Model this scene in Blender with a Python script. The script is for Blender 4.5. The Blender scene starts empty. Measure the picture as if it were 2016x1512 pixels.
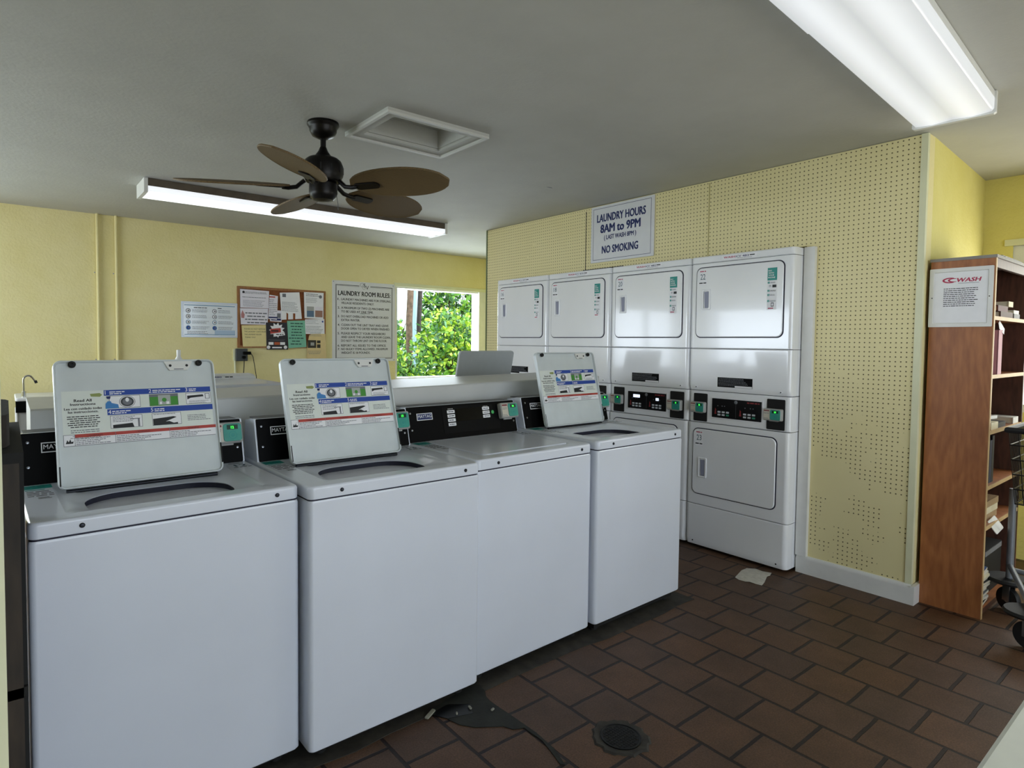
import bpy, math, random
from mathutils import Matrix, Vector
R = math.radians
scn = bpy.context.scene
COL = scn.collection

# ------------------------------------------------------------------ camera
cd = bpy.data.cameras.new('camera'); cam = bpy.data.objects.new('camera', cd); COL.objects.link(cam)
F = Vector((0.61454861, 0.78780735, -0.04110457)); RT = Vector((0.7886817, -0.61472549, 0.00968227))
UP = Vector((0.01764026, 0.03836865, 0.99910794))
m = Matrix((RT, UP, -F)).transposed().to_4x4(); m.translation = Vector((-0.0379, -1.8699, 1.365))
cam.matrix_world = m
cd.sensor_width = 36.0; cd.sensor_fit = 'HORIZONTAL'; cd.lens = 1202.85 / 2016 * 36
cd.shift_x = 58.63 / 2016; cd.shift_y = -32.48 / 2016; cd.clip_start = 0.02
scn.camera = cam

# ------------------------------------------------------------------ world, sun, daylight
W = bpy.data.worlds.new('sky'); scn.world = W; W.use_nodes = True
wn = W.node_tree.nodes; wl = W.node_tree.links; wn.clear()
wo = wn.new('ShaderNodeOutputWorld'); wb = wn.new('ShaderNodeBackground')
wb.inputs['Color'].default_value = (0.80, 0.90, 1.0, 1); wb.inputs['Strength'].default_value = 3.0
wl.new(wb.outputs[0], wo.inputs[0])
sd = bpy.data.lights.new('sun', 'SUN'); sd.energy = 3.2; sd.angle = R(0.6); sd.color = (1, .96, .86)
sun = bpy.data.objects.new('sun', sd); COL.objects.link(sun); sun.rotation_euler = (R(22), R(24), 0)

def area(name, loc, rot, sx, sy, power, col):
    d = bpy.data.lights.new(name, 'AREA'); d.shape = 'RECTANGLE'; d.size = sx; d.size_y = sy
    d.energy = power; d.color = col
    o = bpy.data.objects.new(name, d); COL.objects.link(o); o.location = loc; o.rotation_euler = rot
    return o
DAY = (0.80, 0.89, 1.0)
area('daylight_entrance', (1.7, -4.32, 1.15), (R(90), 0, 0), 3.4, 2.0, 14, (.66, .79, 1.0))        # through the opening behind the camera
area('daylight_left_window', (-2.92, 2.7, 1.45), (R(90), 0, R(-90)), 3.0, 1.1, 60, DAY)
area('daylight_back_left_window', (-1.35, 4.80, 1.45), (R(-90), 0, 0), 1.9, 1.1, 32, DAY)
area('daylight_back_window', (4.3, 4.85, 1.5), (R(-90), 0, 0), 1.25, 1.1, 34, DAY)
area('daylight_right_window', (5.42, -1.9, 1.5), (R(90), 0, R(90)), 2.0, 1.0, 22, (1, .95, .85))

scn.view_settings.view_transform = 'Standard'; scn.view_settings.look = 'None'
scn.view_settings.gamma = 1; scn.view_settings.use_curve_mapping = False
scn.view_settings.exposure = 0.38
try:
    scn.cycles.use_denoising = True; scn.cycles.max_bounces = 8; scn.cycles.diffuse_bounces = 5
    scn.cycles.sample_clamp_indirect = 4; scn.cycles.caustics_reflective = False; scn.cycles.caustics_refractive = False
except Exception: pass

def bpix(u, v, ax, val):
    d = F + (u - 1008 + 58.6314) / 1202.85 * RT - (v - 756 + 32.4782) / 1202.85 * UP; C0 = Vector((-0.03790675, -1.86994645, 1.36496444))
    return C0 + d * ((val - C0[ax]) / d[ax])

# ------------------------------------------------------------------ materials
MATS = {}
def lin(h):
    h = h.lstrip('#'); c = [int(h[i:i+2], 16) / 255 for i in (0, 2, 4)]
    return tuple((x / 12.92 if x <= .04045 else ((x + .055) / 1.055) ** 2.4) for x in c) + (1,)
def mat(name, hexc, rough=.5, metal=0, spec=.5, coat=0, emis=None, estr=0, noise=0, nscale=20, bump=0, bscale=60, alpha=None):
    if name in MATS: return MATS[name]
    m = bpy.data.materials.new(name); m.use_nodes = True; nt = m.node_tree; N = nt.nodes; L = nt.links
    b = N['Principled BSDF']; c = lin(hexc)
    b.inputs['Base Color'].default_value = c; b.inputs['Roughness'].default_value = rough
    b.inputs['Metallic'].default_value = metal; b.inputs['Specular IOR Level'].default_value = spec
    b.inputs['Coat Weight'].default_value = coat; b.inputs['Coat Roughness'].default_value = .06
    if emis:
        b.inputs['Emission Color'].default_value = lin(emis); b.inputs['Emission Strength'].default_value = estr
    if noise or bump:
        tc = N.new('ShaderNodeTexCoord')
    if noise:
        n = N.new('ShaderNodeTexNoise'); n.inputs['Scale'].default_value = nscale; n.inputs['Detail'].default_value = 6
        r = N.new('ShaderNodeValToRGB'); r.color_ramp.elements[0].position = .3; r.color_ramp.elements[1].position = .7
        r.color_ramp.elements[0].color = tuple(x * (1 - noise) for x in c[:3]) + (1,)
        r.color_ramp.elements[1].color = tuple(min(1, x * (1 + noise * .6)) for x in c[:3]) + (1,)
        L.new(tc.outputs['Object'], n.inputs['Vector']); L.new(n.outputs['Fac'], r.inputs[0]); L.new(r.outputs[0], b.inputs['Base Color'])
    if bump:
        n2 = N.new('ShaderNodeTexNoise'); n2.inputs['Scale'].default_value = bscale; n2.inputs['Detail'].default_value = 4
        bp_ = N.new('ShaderNodeBump'); bp_.inputs['Strength'].default_value = bump; bp_.inputs['Distance'].default_value = .004
        L.new(tc.outputs['Object'], n2.inputs['Vector']); L.new(n2.outputs['Fac'], bp_.inputs['Height']); L.new(bp_.outputs[0], b.inputs['Normal'])
    MATS[name] = m; return m

enamel = mat('white_enamel', '#dadfea', .28, coat=.35, noise=.03, nscale=3, bump=.03, bscale=400)
enamel2 = mat('white_enamel_dryer', '#f0f1f4', .19, coat=.6, noise=.03, nscale=2.5, bump=.02, bscale=8)
lidmat = mat('lid_enamel', '#cfd6d8', .38, coat=.2, noise=.05, nscale=14)
gapm = mat('seam_shade_dark', '#2a2a3c', .7)  # dark tone painted into gaps between panels as their shade
blackp = mat('black_panel', '#040405', .5, spec=.08, noise=.2, nscale=10)
blackr = mat('black_rubber', '#08080a', .6)
blackm = mat('black_matte', '#0d0c0d', .8, noise=.3, nscale=9)
greyp = mat('grey_plastic', '#a7a7a4', .45, noise=.04)
teal = mat('teal_print', '#1d8f86', .5, noise=.05)
tealface = mat('teal_reader_face', '#2a9384', .35, noise=.12, nscale=30)
paper = mat('white_paper', '#eeeef2', .7, noise=.03)
ink = mat('black_ink', '#17181c', .6)
greyink = mat('grey_ink', '#70727a', .6)
navy = mat('navy_ink', '#10215e', .6)
blueink = mat('blue_ink', '#17429e', .5, noise=.03)
redink = mat('red_ink', '#b0392f', .5, noise=.05)
washred = mat('wash_red_ink', '#b0204a', .5)
greenink = mat('green_ink', '#3f8f2f', .5, noise=.1)
ledg = mat('green_digits', '#30ff40', .5, emis='#35ff45', estr=2.5)
chrome = mat('chrome', '#d8dadd', .12, metal=1)
steel = mat('dull_steel', '#8c8f94', .35, metal=1, noise=.08)
darksteel = mat('dark_screw', '#2b2d33', .4, metal=.7)
tubgrey = mat('basket_grey', '#b9bcc8', .35, noise=.08, nscale=9)
tubdark = mat('tub_gap_shade', '#23263a', .5)  # dark tone painting the shadow under the chute lip
whitetrim = mat('white_trim_paint', '#e3e3e0', .45, noise=.05, nscale=12)
creamtrim = mat('cream_trim_paint', '#e2e2bf', .5, noise=.05, nscale=8)
lightwood = mat('shelf_edge_pine', '#c9a878', .55, noise=.12, nscale=14)
fanbronze = mat('oil_bronze', '#0e0a08', .38, metal=.5, noise=.3)
darkcem = mat('dark_cement', '#222420', .8, noise=.4, nscale=12, bump=.5, bscale=40)
concrete = mat('patched_concrete', '#37342f', .85, noise=.5, nscale=14, bump=.6, bscale=40)

def wallpaint(name, hexc, hex2, bmp=.55):
    m = bpy.data.materials.new(name); m.use_nodes = True; N = m.node_tree.nodes; L = m.node_tree.links; b = N['Principled BSDF']
    tc = N.new('ShaderNodeTexCoord'); n = N.new('ShaderNodeTexNoise'); n.inputs['Scale'].default_value = 2.2; n.inputs['Detail'].default_value = 8; n.inputs['Roughness'].default_value = .65
    r = N.new('ShaderNodeValToRGB'); r.color_ramp.elements[0].color = lin(hexc); r.color_ramp.elements[1].color = lin(hex2)
    r.color_ramp.elements[0].position = .35; r.color_ramp.elements[1].position = .65
    L.new(tc.outputs['Object'], n.inputs['Vector']); L.new(n.outputs['Fac'], r.inputs[0]); L.new(r.outputs[0], b.inputs['Base Color'])
    n2 = N.new('ShaderNodeTexNoise'); n2.inputs['Scale'].default_value = 55; n2.inputs['Detail'].default_value = 5
    bb = N.new('ShaderNodeBump'); bb.inputs['Strength'].default_value = bmp; bb.inputs['Distance'].default_value = .006
    L.new(tc.outputs['Object'], n2.inputs['Vector']); L.new(n2.outputs['Fac'], bb.inputs['Height']); L.new(bb.outputs[0], b.inputs['Normal'])
    b.inputs['Roughness'].default_value = .75; b.inputs['Specular IOR Level'].default_value = .3
    return m
yellow = wallpaint('yellow_stucco', '#e6da9c', '#ede2ab')
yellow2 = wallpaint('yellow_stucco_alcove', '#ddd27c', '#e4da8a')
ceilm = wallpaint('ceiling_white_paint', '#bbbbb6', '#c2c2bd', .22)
outerw = wallpaint('pale_blue_house_wall', '#dfe9f2', '#eef4f8')

def pegmat():
    m = bpy.data.materials.new('yellow_pegboard'); m.use_nodes = True; N = m.node_tree.nodes; L = m.node_tree.links; b = N['Principled BSDF']
    tc = N.new('ShaderNodeTexCoord'); sp = N.new('ShaderNodeSeparateXYZ'); L.new(tc.outputs['Object'], sp.inputs[0])
    def math_(op, a, bval=None, b2=None):
        q = N.new('ShaderNodeMath'); q.operation = op
        if isinstance(a, (int, float)): q.inputs[0].default_value = a
        else: L.new(a, q.inputs[0])
        if b2 is not None: L.new(b2, q.inputs[1])
        elif bval is not None: q.inputs[1].default_value = bval
        return q.outputs[0]
    ds = []
    for ax in ('Y', 'Z'):
        v = math_('MULTIPLY', sp.outputs[ax], 1 / .0254); v = math_('ADD', v, 200.0); v = math_('FRACT', v); v = math_('SUBTRACT', v, .5)
        ds.append(math_('MULTIPLY', v, b2=v))
    d = math_('SQRT', math_('ADD', ds[0], b2=ds[1]))
    hole = math_('LESS_THAN', d, .14)
    nz = N.new('ShaderNodeTexNoise'); nz.inputs['Scale'].default_value = 9; nz.inputs['Detail'].default_value = 2; L.new(tc.outputs['Object'], nz.inputs['Vector'])
    zr = N.new('ShaderNodeMapRange'); L.new(sp.outputs['Z'], zr.inputs[0]); zr.inputs[1].default_value = .6; zr.inputs[2].default_value = 1.35; zr.inputs[3].default_value = .50; zr.inputs[4].default_value = .72
    keep = math_('LESS_THAN', nz.outputs['Fac'], b2=zr.outputs[0]); f = math_('MULTIPLY', hole, b2=keep)
    n = N.new('ShaderNodeTexNoise'); n.inputs['Scale'].default_value = 3; n.inputs['Detail'].default_value = 5; L.new(tc.outputs['Object'], n.inputs['Vector'])
    r = N.new('ShaderNodeValToRGB'); r.color_ramp.elements[0].color = lin('#e6daa2'); r.color_ramp.elements[1].color = lin('#ece1b0')
    L.new(n.outputs['Fac'], r.inputs[0])
    mx = N.new('ShaderNodeMix'); mx.data_type = 'RGBA'; L.new(f, mx.inputs[0]); L.new(r.outputs[0], mx.inputs[6]); mx.inputs[7].default_value = lin('#5e5330')
    L.new(mx.outputs[2], b.inputs['Base Color']); b.inputs['Roughness'].default_value = .6
    bb = N.new('ShaderNodeBump'); bb.inputs['Distance'].default_value = .004; bb.inputs['Strength'].default_value = .7; bb.invert = True
    L.new(f, bb.inputs['Height']); L.new(bb.outputs[0], b.inputs['Normal'])
    return m
peg = pegmat()

def tilemat():
    m = bpy.data.materials.new('terracotta_floor_tile'); m.use_nodes = True; N = m.node_tree.nodes; L = m.node_tree.links; b = N['Principled BSDF']
    tc = N.new('ShaderNodeTexCoord'); sp = N.new('ShaderNodeSeparateXYZ'); L.new(tc.outputs['Object'], sp.inputs[0])
    def mm(op, a, v):
        q = N.new('ShaderNodeMath'); q.operation = op; L.new(a, q.inputs[0]); q.inputs[1].default_value = v; return q.outputs[0]
    # bricks run along world Y, rows stack along world X
    u = mm('ADD', sp.outputs['Y'], .312 + .2080 * 40); v = mm('ADD', sp.outputs['X'], -1.822 + .2155 * 40)
    cb = N.new('ShaderNodeCombineXYZ'); L.new(u, cb.inputs[0]); L.new(v, cb.inputs[1])
    nw = N.new('ShaderNodeTexNoise'); nw.inputs['Scale'].default_value = 14; nw.inputs['Detail'].default_value = 3; L.new(cb.outputs[0], nw.inputs['Vector'])
    vm = N.new('ShaderNodeVectorMath'); vm.operation = 'SCALE'; vm.inputs['Scale'].default_value = .006; L.new(nw.outputs['Color'], vm.inputs[0])
    va = N.new('ShaderNodeVectorMath'); va.operation = 'ADD'; L.new(cb.outputs[0], va.inputs[0]); L.new(vm.outputs[0], va.inputs[1])
    br = N.new('ShaderNodeTexBrick'); br.offset = .5; br.offset_frequency = 2; br.squash = 1
    br.inputs['Scale'].default_value = 1; br.inputs['Mortar Size'].default_value = .0075; br.inputs['Mortar Smooth'].default_value = .25
    br.inputs['Brick Width'].default_value = .2080; br.inputs['Row Height'].default_value = .2155; br.inputs['Bias'].default_value = 0
    br.inputs['Color1'].default_value = lin('#6b4e38'); br.inputs['Color2'].default_value = lin('#5c473a'); br.inputs['Mortar'].default_value = lin('#2c2220')
    L.new(va.outputs[0], br.inputs['Vector'])
    n = N.new('ShaderNodeTexNoise'); n.inputs['Scale'].default_value = 5; n.inputs['Detail'].default_value = 9; n.inputs['Roughness'].default_value = .7
    L.new(tc.outputs['Object'], n.inputs['Vector'])
    r = N.new('ShaderNodeValToRGB'); r.color_ramp.elements[0].position = .25; r.color_ramp.elements[1].position = .8
    r.color_ramp.elements[0].color = (.52, .52, .52, 1); r.color_ramp.elements[1].color = (1.12, 1.1, 1.12, 1)
    L.new(n.outputs['Fac'], r.inputs[0])
    mx = N.new('ShaderNodeMix'); mx.data_type = 'RGBA'; mx.blend_type = 'MULTIPLY'; mx.inputs[0].default_value = 1
    L.new(br.outputs['Color'], mx.inputs[6]); L.new(r.outputs[0], mx.inputs[7])
    n3 = N.new('ShaderNodeTexNoise'); n3.inputs['Scale'].default_value = 160; n3.inputs['Detail'].default_value = 3; L.new(tc.outputs['Object'], n3.inputs['Vector'])
    r3 = N.new('ShaderNodeValToRGB'); r3.color_ramp.elements[0].position = .35; r3.color_ramp.elements[1].position = .7
    r3.color_ramp.elements[0].color = (.75, .75, .75, 1); r3.color_ramp.elements[1].color = (1.15, 1.15, 1.15, 1); L.new(n3.outputs['Fac'], r3.inputs[0])
    mx2 = N.new('ShaderNodeMix'); mx2.data_type = 'RGBA'; mx2.blend_type = 'MULTIPLY'; mx2.inputs[0].default_value = 1
    L.new(mx.outputs[2], mx2.inputs[6]); L.new(r3.outputs[0], mx2.inputs[7])
    L.new(mx2.outputs[2], b.inputs['Base Color'])
    b.inputs['Roughness'].default_value = .52; b.inputs['Specular IOR Level'].default_value = .3
    bb = N.new('ShaderNodeBump'); bb.inputs['Strength'].default_value = .8; bb.inputs['Distance'].default_value = .006; bb.invert = True
    L.new(br.outputs['Fac'], bb.inputs['Height'])
    b2 = N.new('ShaderNodeBump'); b2.inputs['Strength'].default_value = .25; b2.inputs['Distance'].default_value = .002
    L.new(n3.outputs['Fac'], b2.inputs['Height']); L.new(bb.outputs[0], b2.inputs['Normal']); L.new(b2.outputs[0], b.inputs['Normal'])
    return m
tiles = tilemat()

def woodmat(name, c1, c2, rough=.4, sc=1.0):
    m = bpy.data.materials.new(name); m.use_nodes = True; N = m.node_tree.nodes; L = m.node_tree.links; b = N['Principled BSDF']
    tc = N.new('ShaderNodeTexCoord'); mp = N.new('ShaderNodeMapping'); mp.inputs['Scale'].default_value = (7 * sc, 7 * sc, 1.3 * sc)
    L.new(tc.outputs['Object'], mp.inputs[0])
    n = N.new('ShaderNodeTexNoise'); n.inputs['Scale'].default_value = 1.3; n.inputs['Detail'].default_value = 2; n.inputs['Distortion'].default_value = .8; L.new(mp.outputs[0], n.inputs['Vector'])
    q = N.new('ShaderNodeMath'); q.operation = 'MULTIPLY'; q.inputs[1].default_value = 34; L.new(n.outputs['Fac'], q.inputs[0])
    s = N.new('ShaderNodeMath'); s.operation = 'SINE'; L.new(q.outputs[0], s.inputs[0])
    n2 = N.new('ShaderNodeTexNoise'); n2.inputs['Scale'].default_value = 9; n2.inputs['Detail'].default_value = 8; L.new(mp.outputs[0], n2.inputs['Vector'])
    a = N.new('ShaderNodeMath'); a.operation = 'MULTIPLY_ADD'; L.new(s.outputs[0], a.inputs[0]); a.inputs[1].default_value = .11; L.new(n2.outputs['Fac'], a.inputs[2])
    r = N.new('ShaderNodeValToRGB'); r.color_ramp.elements[0].position = .2; r.color_ramp.elements[1].position = .85
    r.color_ramp.elements[0].color = lin(c1); r.color_ramp.elements[1].color = lin(c2); L.new(a.outputs[0], r.inputs[0])
    L.new(r.outputs[0], b.inputs['Base Color']); b.inputs['Roughness'].default_value = rough
    return m
caseWood = woodmat('stained_plywood', '#8a5330', '#b07244', .42, .8)
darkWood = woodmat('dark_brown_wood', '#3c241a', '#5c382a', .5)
rackWood = woodmat('old_rack_wood', '#1d1712', '#3a2f25', .7)
frameWood = woodmat('board_frame_oak', '#8a5a30', '#a8743f', .5, 3)
cork = mat('cork', '#8b4f28', .85, noise=.25, nscale=60)

def blademat():
    m = bpy.data.materials.new('woven_palm_blade'); m.use_nodes = True; N = m.node_tree.nodes; L = m.node_tree.links; b = N['Principled BSDF']
    tc = N.new('ShaderNodeTexCoord'); w = N.new('ShaderNodeTexWave'); w.wave_type = 'BANDS'; w.bands_direction = 'Y'
    w.inputs['Scale'].default_value = 60; w.inputs['Distortion'].default_value = 6; w.inputs['Detail'].default_value = 3
    L.new(tc.outputs['Object'], w.inputs['Vector'])
    r = N.new('ShaderNodeValToRGB'); r.color_ramp.elements[0].color = lin('#5a472a'); r.color_ramp.elements[1].color = lin('#755f3c')
    L.new(w.outputs['Fac'], r.inputs[0]); L.new(r.outputs[0], b.inputs['Base Color']); b.inputs['Roughness'].default_value = .6
    bb = N.new('ShaderNodeBump'); bb.inputs['Strength'].default_value = .3; bb.inputs['Distance'].default_value = .002
    L.new(w.outputs['Fac'], bb.inputs['Height']); L.new(bb.outputs[0], b.inputs['Normal'])
    return m
blade_m = blademat()

# ------------------------------------------------------------------ mesh builder
def rr(w, h, r, n=4, cx=0, cy=0):
    """rounded rectangle outline, counter-clockwise, 4*(n+1) points"""
    r = max(1e-4, min(r, w / 2 - 1e-5, h / 2 - 1e-5)); P = []
    for i, (sx, sy) in enumerate(((1, 1), (-1, 1), (-1, -1), (1, -1))):
        for k in range(n + 1):
            a = R(90 * i + 90 * k / n)
            P.append((cx + sx * (w / 2 - r) + r * math.cos(a), cy + sy * (h / 2 - r) + r * math.sin(a)))
    return P
XY = Matrix.Identity(4)
def frame(o, x, y):
    """matrix whose local x,y run along the given axes, z is the outward normal"""
    x = Vector(x).normalized(); y = Vector(y).normalized(); z = x.cross(y)
    mm_ = Matrix((x, y, z)).transposed().to_4x4(); mm_.translation = Vector(o); return mm_
_glyph = {}
def glyphs(s, bold):
    k = (s, bold)
    if k in _glyph: return _glyph[k]
    c = bpy.data.curves.new('t', 'FONT'); c.body = s; c.size = 1; c.offset = bold; c.resolution_u = 2
    o = bpy.data.objects.new('t', c); COL.objects.link(o)
    dg = bpy.context.evaluated_depsgraph_get(); dg.update(); me = o.evaluated_get(dg).to_mesh()
    V = [v.co.copy() for v in me.vertices]; Fc = [tuple(p.vertices) for p in me.polygons]
    o.evaluated_get(dg).to_mesh_clear(); bpy.data.objects.remove(o); bpy.data.curves.remove(c)
    if not V: V = [Vector((0, 0, 0))]; Fc = []
    x0 = min(v.x for v in V); x1 = max(v.x for v in V)
    _glyph[k] = (V, Fc, x0, x1); return _glyph[k]
class MB:
    def __init__(s): s.v = []; s.f = []; s.mi = []; s.mats = []
    def _m(s, m):
        if m not in s.mats: s.mats.append(m)
        return s.mats.index(m)
    def add(s, V, Fc, m, M=None):
        b = len(s.v); s.v += [tuple(M @ Vector(p)) if M else tuple(p) for p in V]
        k = s._m(m)
        for f in Fc: s.f.append(tuple(i + b for i in f)); s.mi.append(k)
        return s
    def box(s, x0, x1, y0, y1, z0, z1, m, M=None):
        V = [(x, y, z) for z in (z0, z1) for y in (y0, y1) for x in (x0, x1)]
        return s.add(V, [(0, 2, 3, 1), (4, 5, 7, 6), (0, 1, 5, 4), (2, 6, 7, 3), (0, 4, 6, 2), (1, 3, 7, 5)], m, M)
    def loft(s, loops, m, M=None, cap0=True, cap1=True, closed=True):
        n = len(loops[0]); V = [p for l in loops for p in l]; Fc = []
        for i in range(len(loops) - 1):
            for j in range(n if closed else n - 1):
                k = (j + 1) % n; Fc.append((i * n + j, i * n + k, (i + 1) * n + k, (i + 1) * n + j))
        if cap0: Fc.append(tuple(reversed(range(n))))
        if cap1: Fc.append(tuple(range((len(loops) - 1) * n, len(loops) * n)))
        return s.add(V, Fc, m, M)
    def plate(s, w, h, t, r, m, M=None, e=.0015, cx=0, cy=0, z0=0, n=4):
        """rounded plate in local xy, thickness along z, softened rims"""
        e = min(e, t / 2.01, w / 4, h / 4); L = []
        for d, z in ((e, z0), (0, z0 + e), (0, z0 + t - e), (e, z0 + t)):
            L.append([(x, y, z) for x, y in rr(w - 2 * d, h - 2 * d, max(r - d, 1e-4), n, cx, cy)])
        return s.loft(L, m, M)
    def quad(s, x0, x1, y0, y1, m, M=None, z=0):
        return s.add([(x0, y0, z), (x1, y0, z), (x1, y1, z), (x0, y1, z)], [(0, 1, 2, 3)], m, M)
    def poly(s, pts, m, M=None, t=0):
        n = len(pts)
        if t == 0: return s.add([(p[0], p[1], 0) for p in pts], [tuple(range(n))], m, M)
        return s.loft([[(p[0], p[1], 0) for p in pts], [(p[0], p[1], t) for p in pts]], m, M)
    def lathe(s, prof, m, M=None, n=24, cap=True):
        L = [[(r * math.cos(2 * math.pi * k / n), r * math.sin(2 * math.pi * k / n), z) for k in range(n)] for r, z in prof]
        return s.loft(L, m, M, cap, cap)
    def cyl(s, a, b, r, m, n=12, r2=None):
        return s.tube([a, b], r, m, n, r2)
    def tube(s, pts, r, m, n=8, r2=None):
        pts = [Vector(p) for p in pts]; L = []; up = Vector((0, 0, 1)); last = None
        for i, p in enumerate(pts):
            d = (pts[min(i + 1, len(pts) - 1)] - pts[max(i - 1, 0)]).normalized()
            if last is None:
                u = d.cross(up) if abs(d.dot(up)) < .9 else d.cross(Vector((1, 0, 0)))
            else: u = last - d * last.dot(d)
            u.normalize(); last = u; w = d.cross(u)
            rad = r if r2 is None else r + (r2 - r) * i / (len(pts) - 1)
            L.append([tuple(p + u * rad * math.cos(2 * math.pi * k / n) + w * rad * math.sin(2 * math.pi * k / n)) for k in range(n)])
        return s.loft(L, m)
    def ring(s, outer, inner, z, m, M=None):
        n = len(outer); V = [(x, y, z) for x, y in outer] + [(x, y, z) for x, y in inner]
        return s.add(V, [(j, (j + 1) % n, n + (j + 1) % n, n + j) for j in range(n)], m, M)
    def disc(s, cx, cy, r, m, M=None, z=0, n=20):
        return s.add([(cx + r * math.cos(2 * math.pi * k / n), cy + r * math.sin(2 * math.pi * k / n), z) for k in range(n)], [tuple(range(n))], m, M)
    def text(s, t, x, y, h, m, M=None, w=None, align='c', bold=.012, z=0, sx=1.0):
        """h = capital height; w = fit to this width; bold = stroke thickening in em"""
        V, Fc, x0, x1 = glyphs(t, 0); k = h / .70; wx = (w / (x1 - x0)) if w else k * sx; wd = (x1 - x0) * wx
        ox = x - (wd / 2 if align == 'c' else wd if align == 'r' else 0) - x0 * wx
        offs = [(0, 0)] if bold <= .012 else [(-1, -.5), (0, .5), (1, -.5)] if bold < .03 else [(-1, -.6), (-.33, .6), (.33, -.6), (1, .6)]
        for i, (dx, dy) in enumerate(offs):
            s.add([(ox + v.x * wx + dx * bold * wx, y + v.y * k + dy * bold * k * .7, z + i * .00002) for v in V], Fc, m, M)
        return s
    def lines(s, x0, x1, y0, n, dy, h, m, M=None, seed=1, center=False, z=0, short=.25):
        """rows of word-sized dashes: print too small to read"""
        rd = random.Random(seed)
        for i in range(n):
            y = y0 - i * dy; wfull = (x1 - x0) * (1 - (rd.random() * short)); xx = x0 + ((x1 - x0 - wfull) / 2 if center else 0); e = xx + wfull
            while xx < e - h:
                ww = min(h * (1.5 + rd.random() * 4), e - xx); s.quad(xx, xx + ww, y - h / 2, y + h / 2, m, M, z); xx += ww + h * .6
        return s
    def build(s, name, parent=None, loc=None, smooth=True, angle=35):
        me = bpy.data.meshes.new(name); me.from_pydata(s.v, [], s.f)
        for k in s.mats: me.materials.append(k)
        me.polygons.foreach_set('material_index', s.mi); me.update()
        if smooth:
            me.shade_smooth()
            me.set_sharp_from_angle(angle=R(angle))
        o = bpy.data.objects.new(name, me); COL.objects.link(o)
        if smooth and len(s.f) < 4000:
            wm = o.modifiers.new('weighted_normal', 'WEIGHTED_NORMAL'); wm.keep_sharp = True; wm.weight = 80
        if parent: o.parent = parent
        if loc: o.location = loc
        return o
def thing(name, label, cat, loc=(0, 0, 0), rz=0, group=None, rot=None):
    o = bpy.data.objects.new(name, None); COL.objects.link(o); o.empty_display_size = .1
    o.location = loc; o.rotation_euler = rot if rot else (0, 0, rz); o['label'] = label; o['category'] = cat
    if group: o['group'] = group
    return o
def tag(o, label, cat, group=None, kind=None):
    o['label'] = label; o['category'] = cat
    if group: o['group'] = group
    if kind: o['kind'] = kind
    return o
def struct(mb, name, **k):
    o = mb.build(name, **k); o['kind'] = 'structure'; return o
def lab(o, t): o['label'] = t; return o

# ------------------------------------------------------------------ room shell
ZC = 2.467; XP = 3.728; YE = -.757; YB = 4.54; XR = 5.1; XL = -2.6; YF = -4.0; PB = 2.89
f = MB(); f.box(XL - .15, XR + .15, YF - .15, YB + .15, -.12, 0, tiles); floor = struct(f, 'floor')
c = MB(); hx0, hx1, hy0, hy1 = 1.46, 1.93, .77, 1.09
for x0, x1, y0, y1 in ((XL - .15, hx0, YF - .15, YB + .15), (hx1, XR + .15, YF - .15, YB + .15), (hx0, hx1, YF - .15, hy0), (hx0, hx1, hy1, YB + .15)):
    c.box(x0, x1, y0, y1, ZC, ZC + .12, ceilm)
c.add([(2.99, 1.30, ZC - .0006), (3.03, 1.285, ZC - .0006), (3.055, 1.30, ZC - .0006), (3.02, 1.305, ZC - .0006)], [(3, 2, 1, 0)], greyink)
struct(c, 'ceiling', smooth=False)

w = MB()                                                        # back wall with two openings
wx0, wx1, wz0, wz1 = 3.64, 5.0, .90, 2.035
bx0, bx1, bz0, bz1 = -2.3, -.42, .92, 1.98
for x0, x1, z0, z1 in ((XL - .15, bx0, 0, ZC), (bx0, bx1, 0, bz0), (bx0, bx1, bz1, ZC), (bx1, wx0, 0, ZC), (wx0, wx1, 0, wz0), (wx0, wx1, wz1, ZC), (wx1, XR + .15, 0, ZC)):
    w.box(x0, x1, YB, YB + .16, z0, z1, yellow)
struct(w, 'wall_back', smooth=False)
def window_frame(name, x0, x1, z0, z1, y, d, t=.05, mull=()):
    b = MB()
    for a in ((x0, x0 + t, z0, z1), (x1 - t, x1, z0, z1), (x0 + t, x1 - t, z0, z0 + t), (x0 + t, x1 - t, z1 - t, z1)):
        b.box(a[0], a[1], y, y + d, a[2], a[3], whitetrim)
    for q in mull: b.box(q - .02, q + .02, y + .02, y + d - .02, z0 + t, z1 - t, whitetrim)
    return b
b = window_frame('window_1', wx0, wx1, wz0, wz1, YB + .01, .14, .03); b.box(wx1 - .11, wx1, YB - .012, YB + .15, wz0, wz1 - .01, whitetrim)
b.box(wx0 - .02, wx1 + .02, YB - .015, YB + .02, wz1 - .01, wz1 + .03, creamtrim); b.box(wx0, wx1, YB - .04, YB + .16, wz0 - .03, wz0, whitetrim)
o = struct(b, 'window_1'); o['label'] = 'open window with white painted frame looking out on bright green shrubs'
struct(window_frame('window_2', bx0, bx1, bz0, bz1, YB + .01, .14, .05, (-1.36,)), 'window_2')
w = MB()                                                        # left wall with window
for y0, y1, z0, z1 in ((YF, .9, 0, ZC), (.9, 4.3, 0, .9), (.9, 4.3, 2.0, ZC), (4.3, YB, 0, ZC)): w.box(XL - .15, XL, y0, y1, z0, z1, yellow)
struct(w, 'wall_left', smooth=False)
b = MB()
for y0, y1, z0, z1 in ((.9, .96, .9, 2), (4.24, 4.3, .9, 2), (.96, 4.24, .9, .95), (.96, 4.24, 1.95, 2), (2.57, 2.63, .95, 1.95)): b.box(XL - .14, XL - .02, y0, y1, z0, z1, whitetrim)
struct(b, 'window_3')
w = MB()                                                        # front wall behind the camera, open doorway
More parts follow.
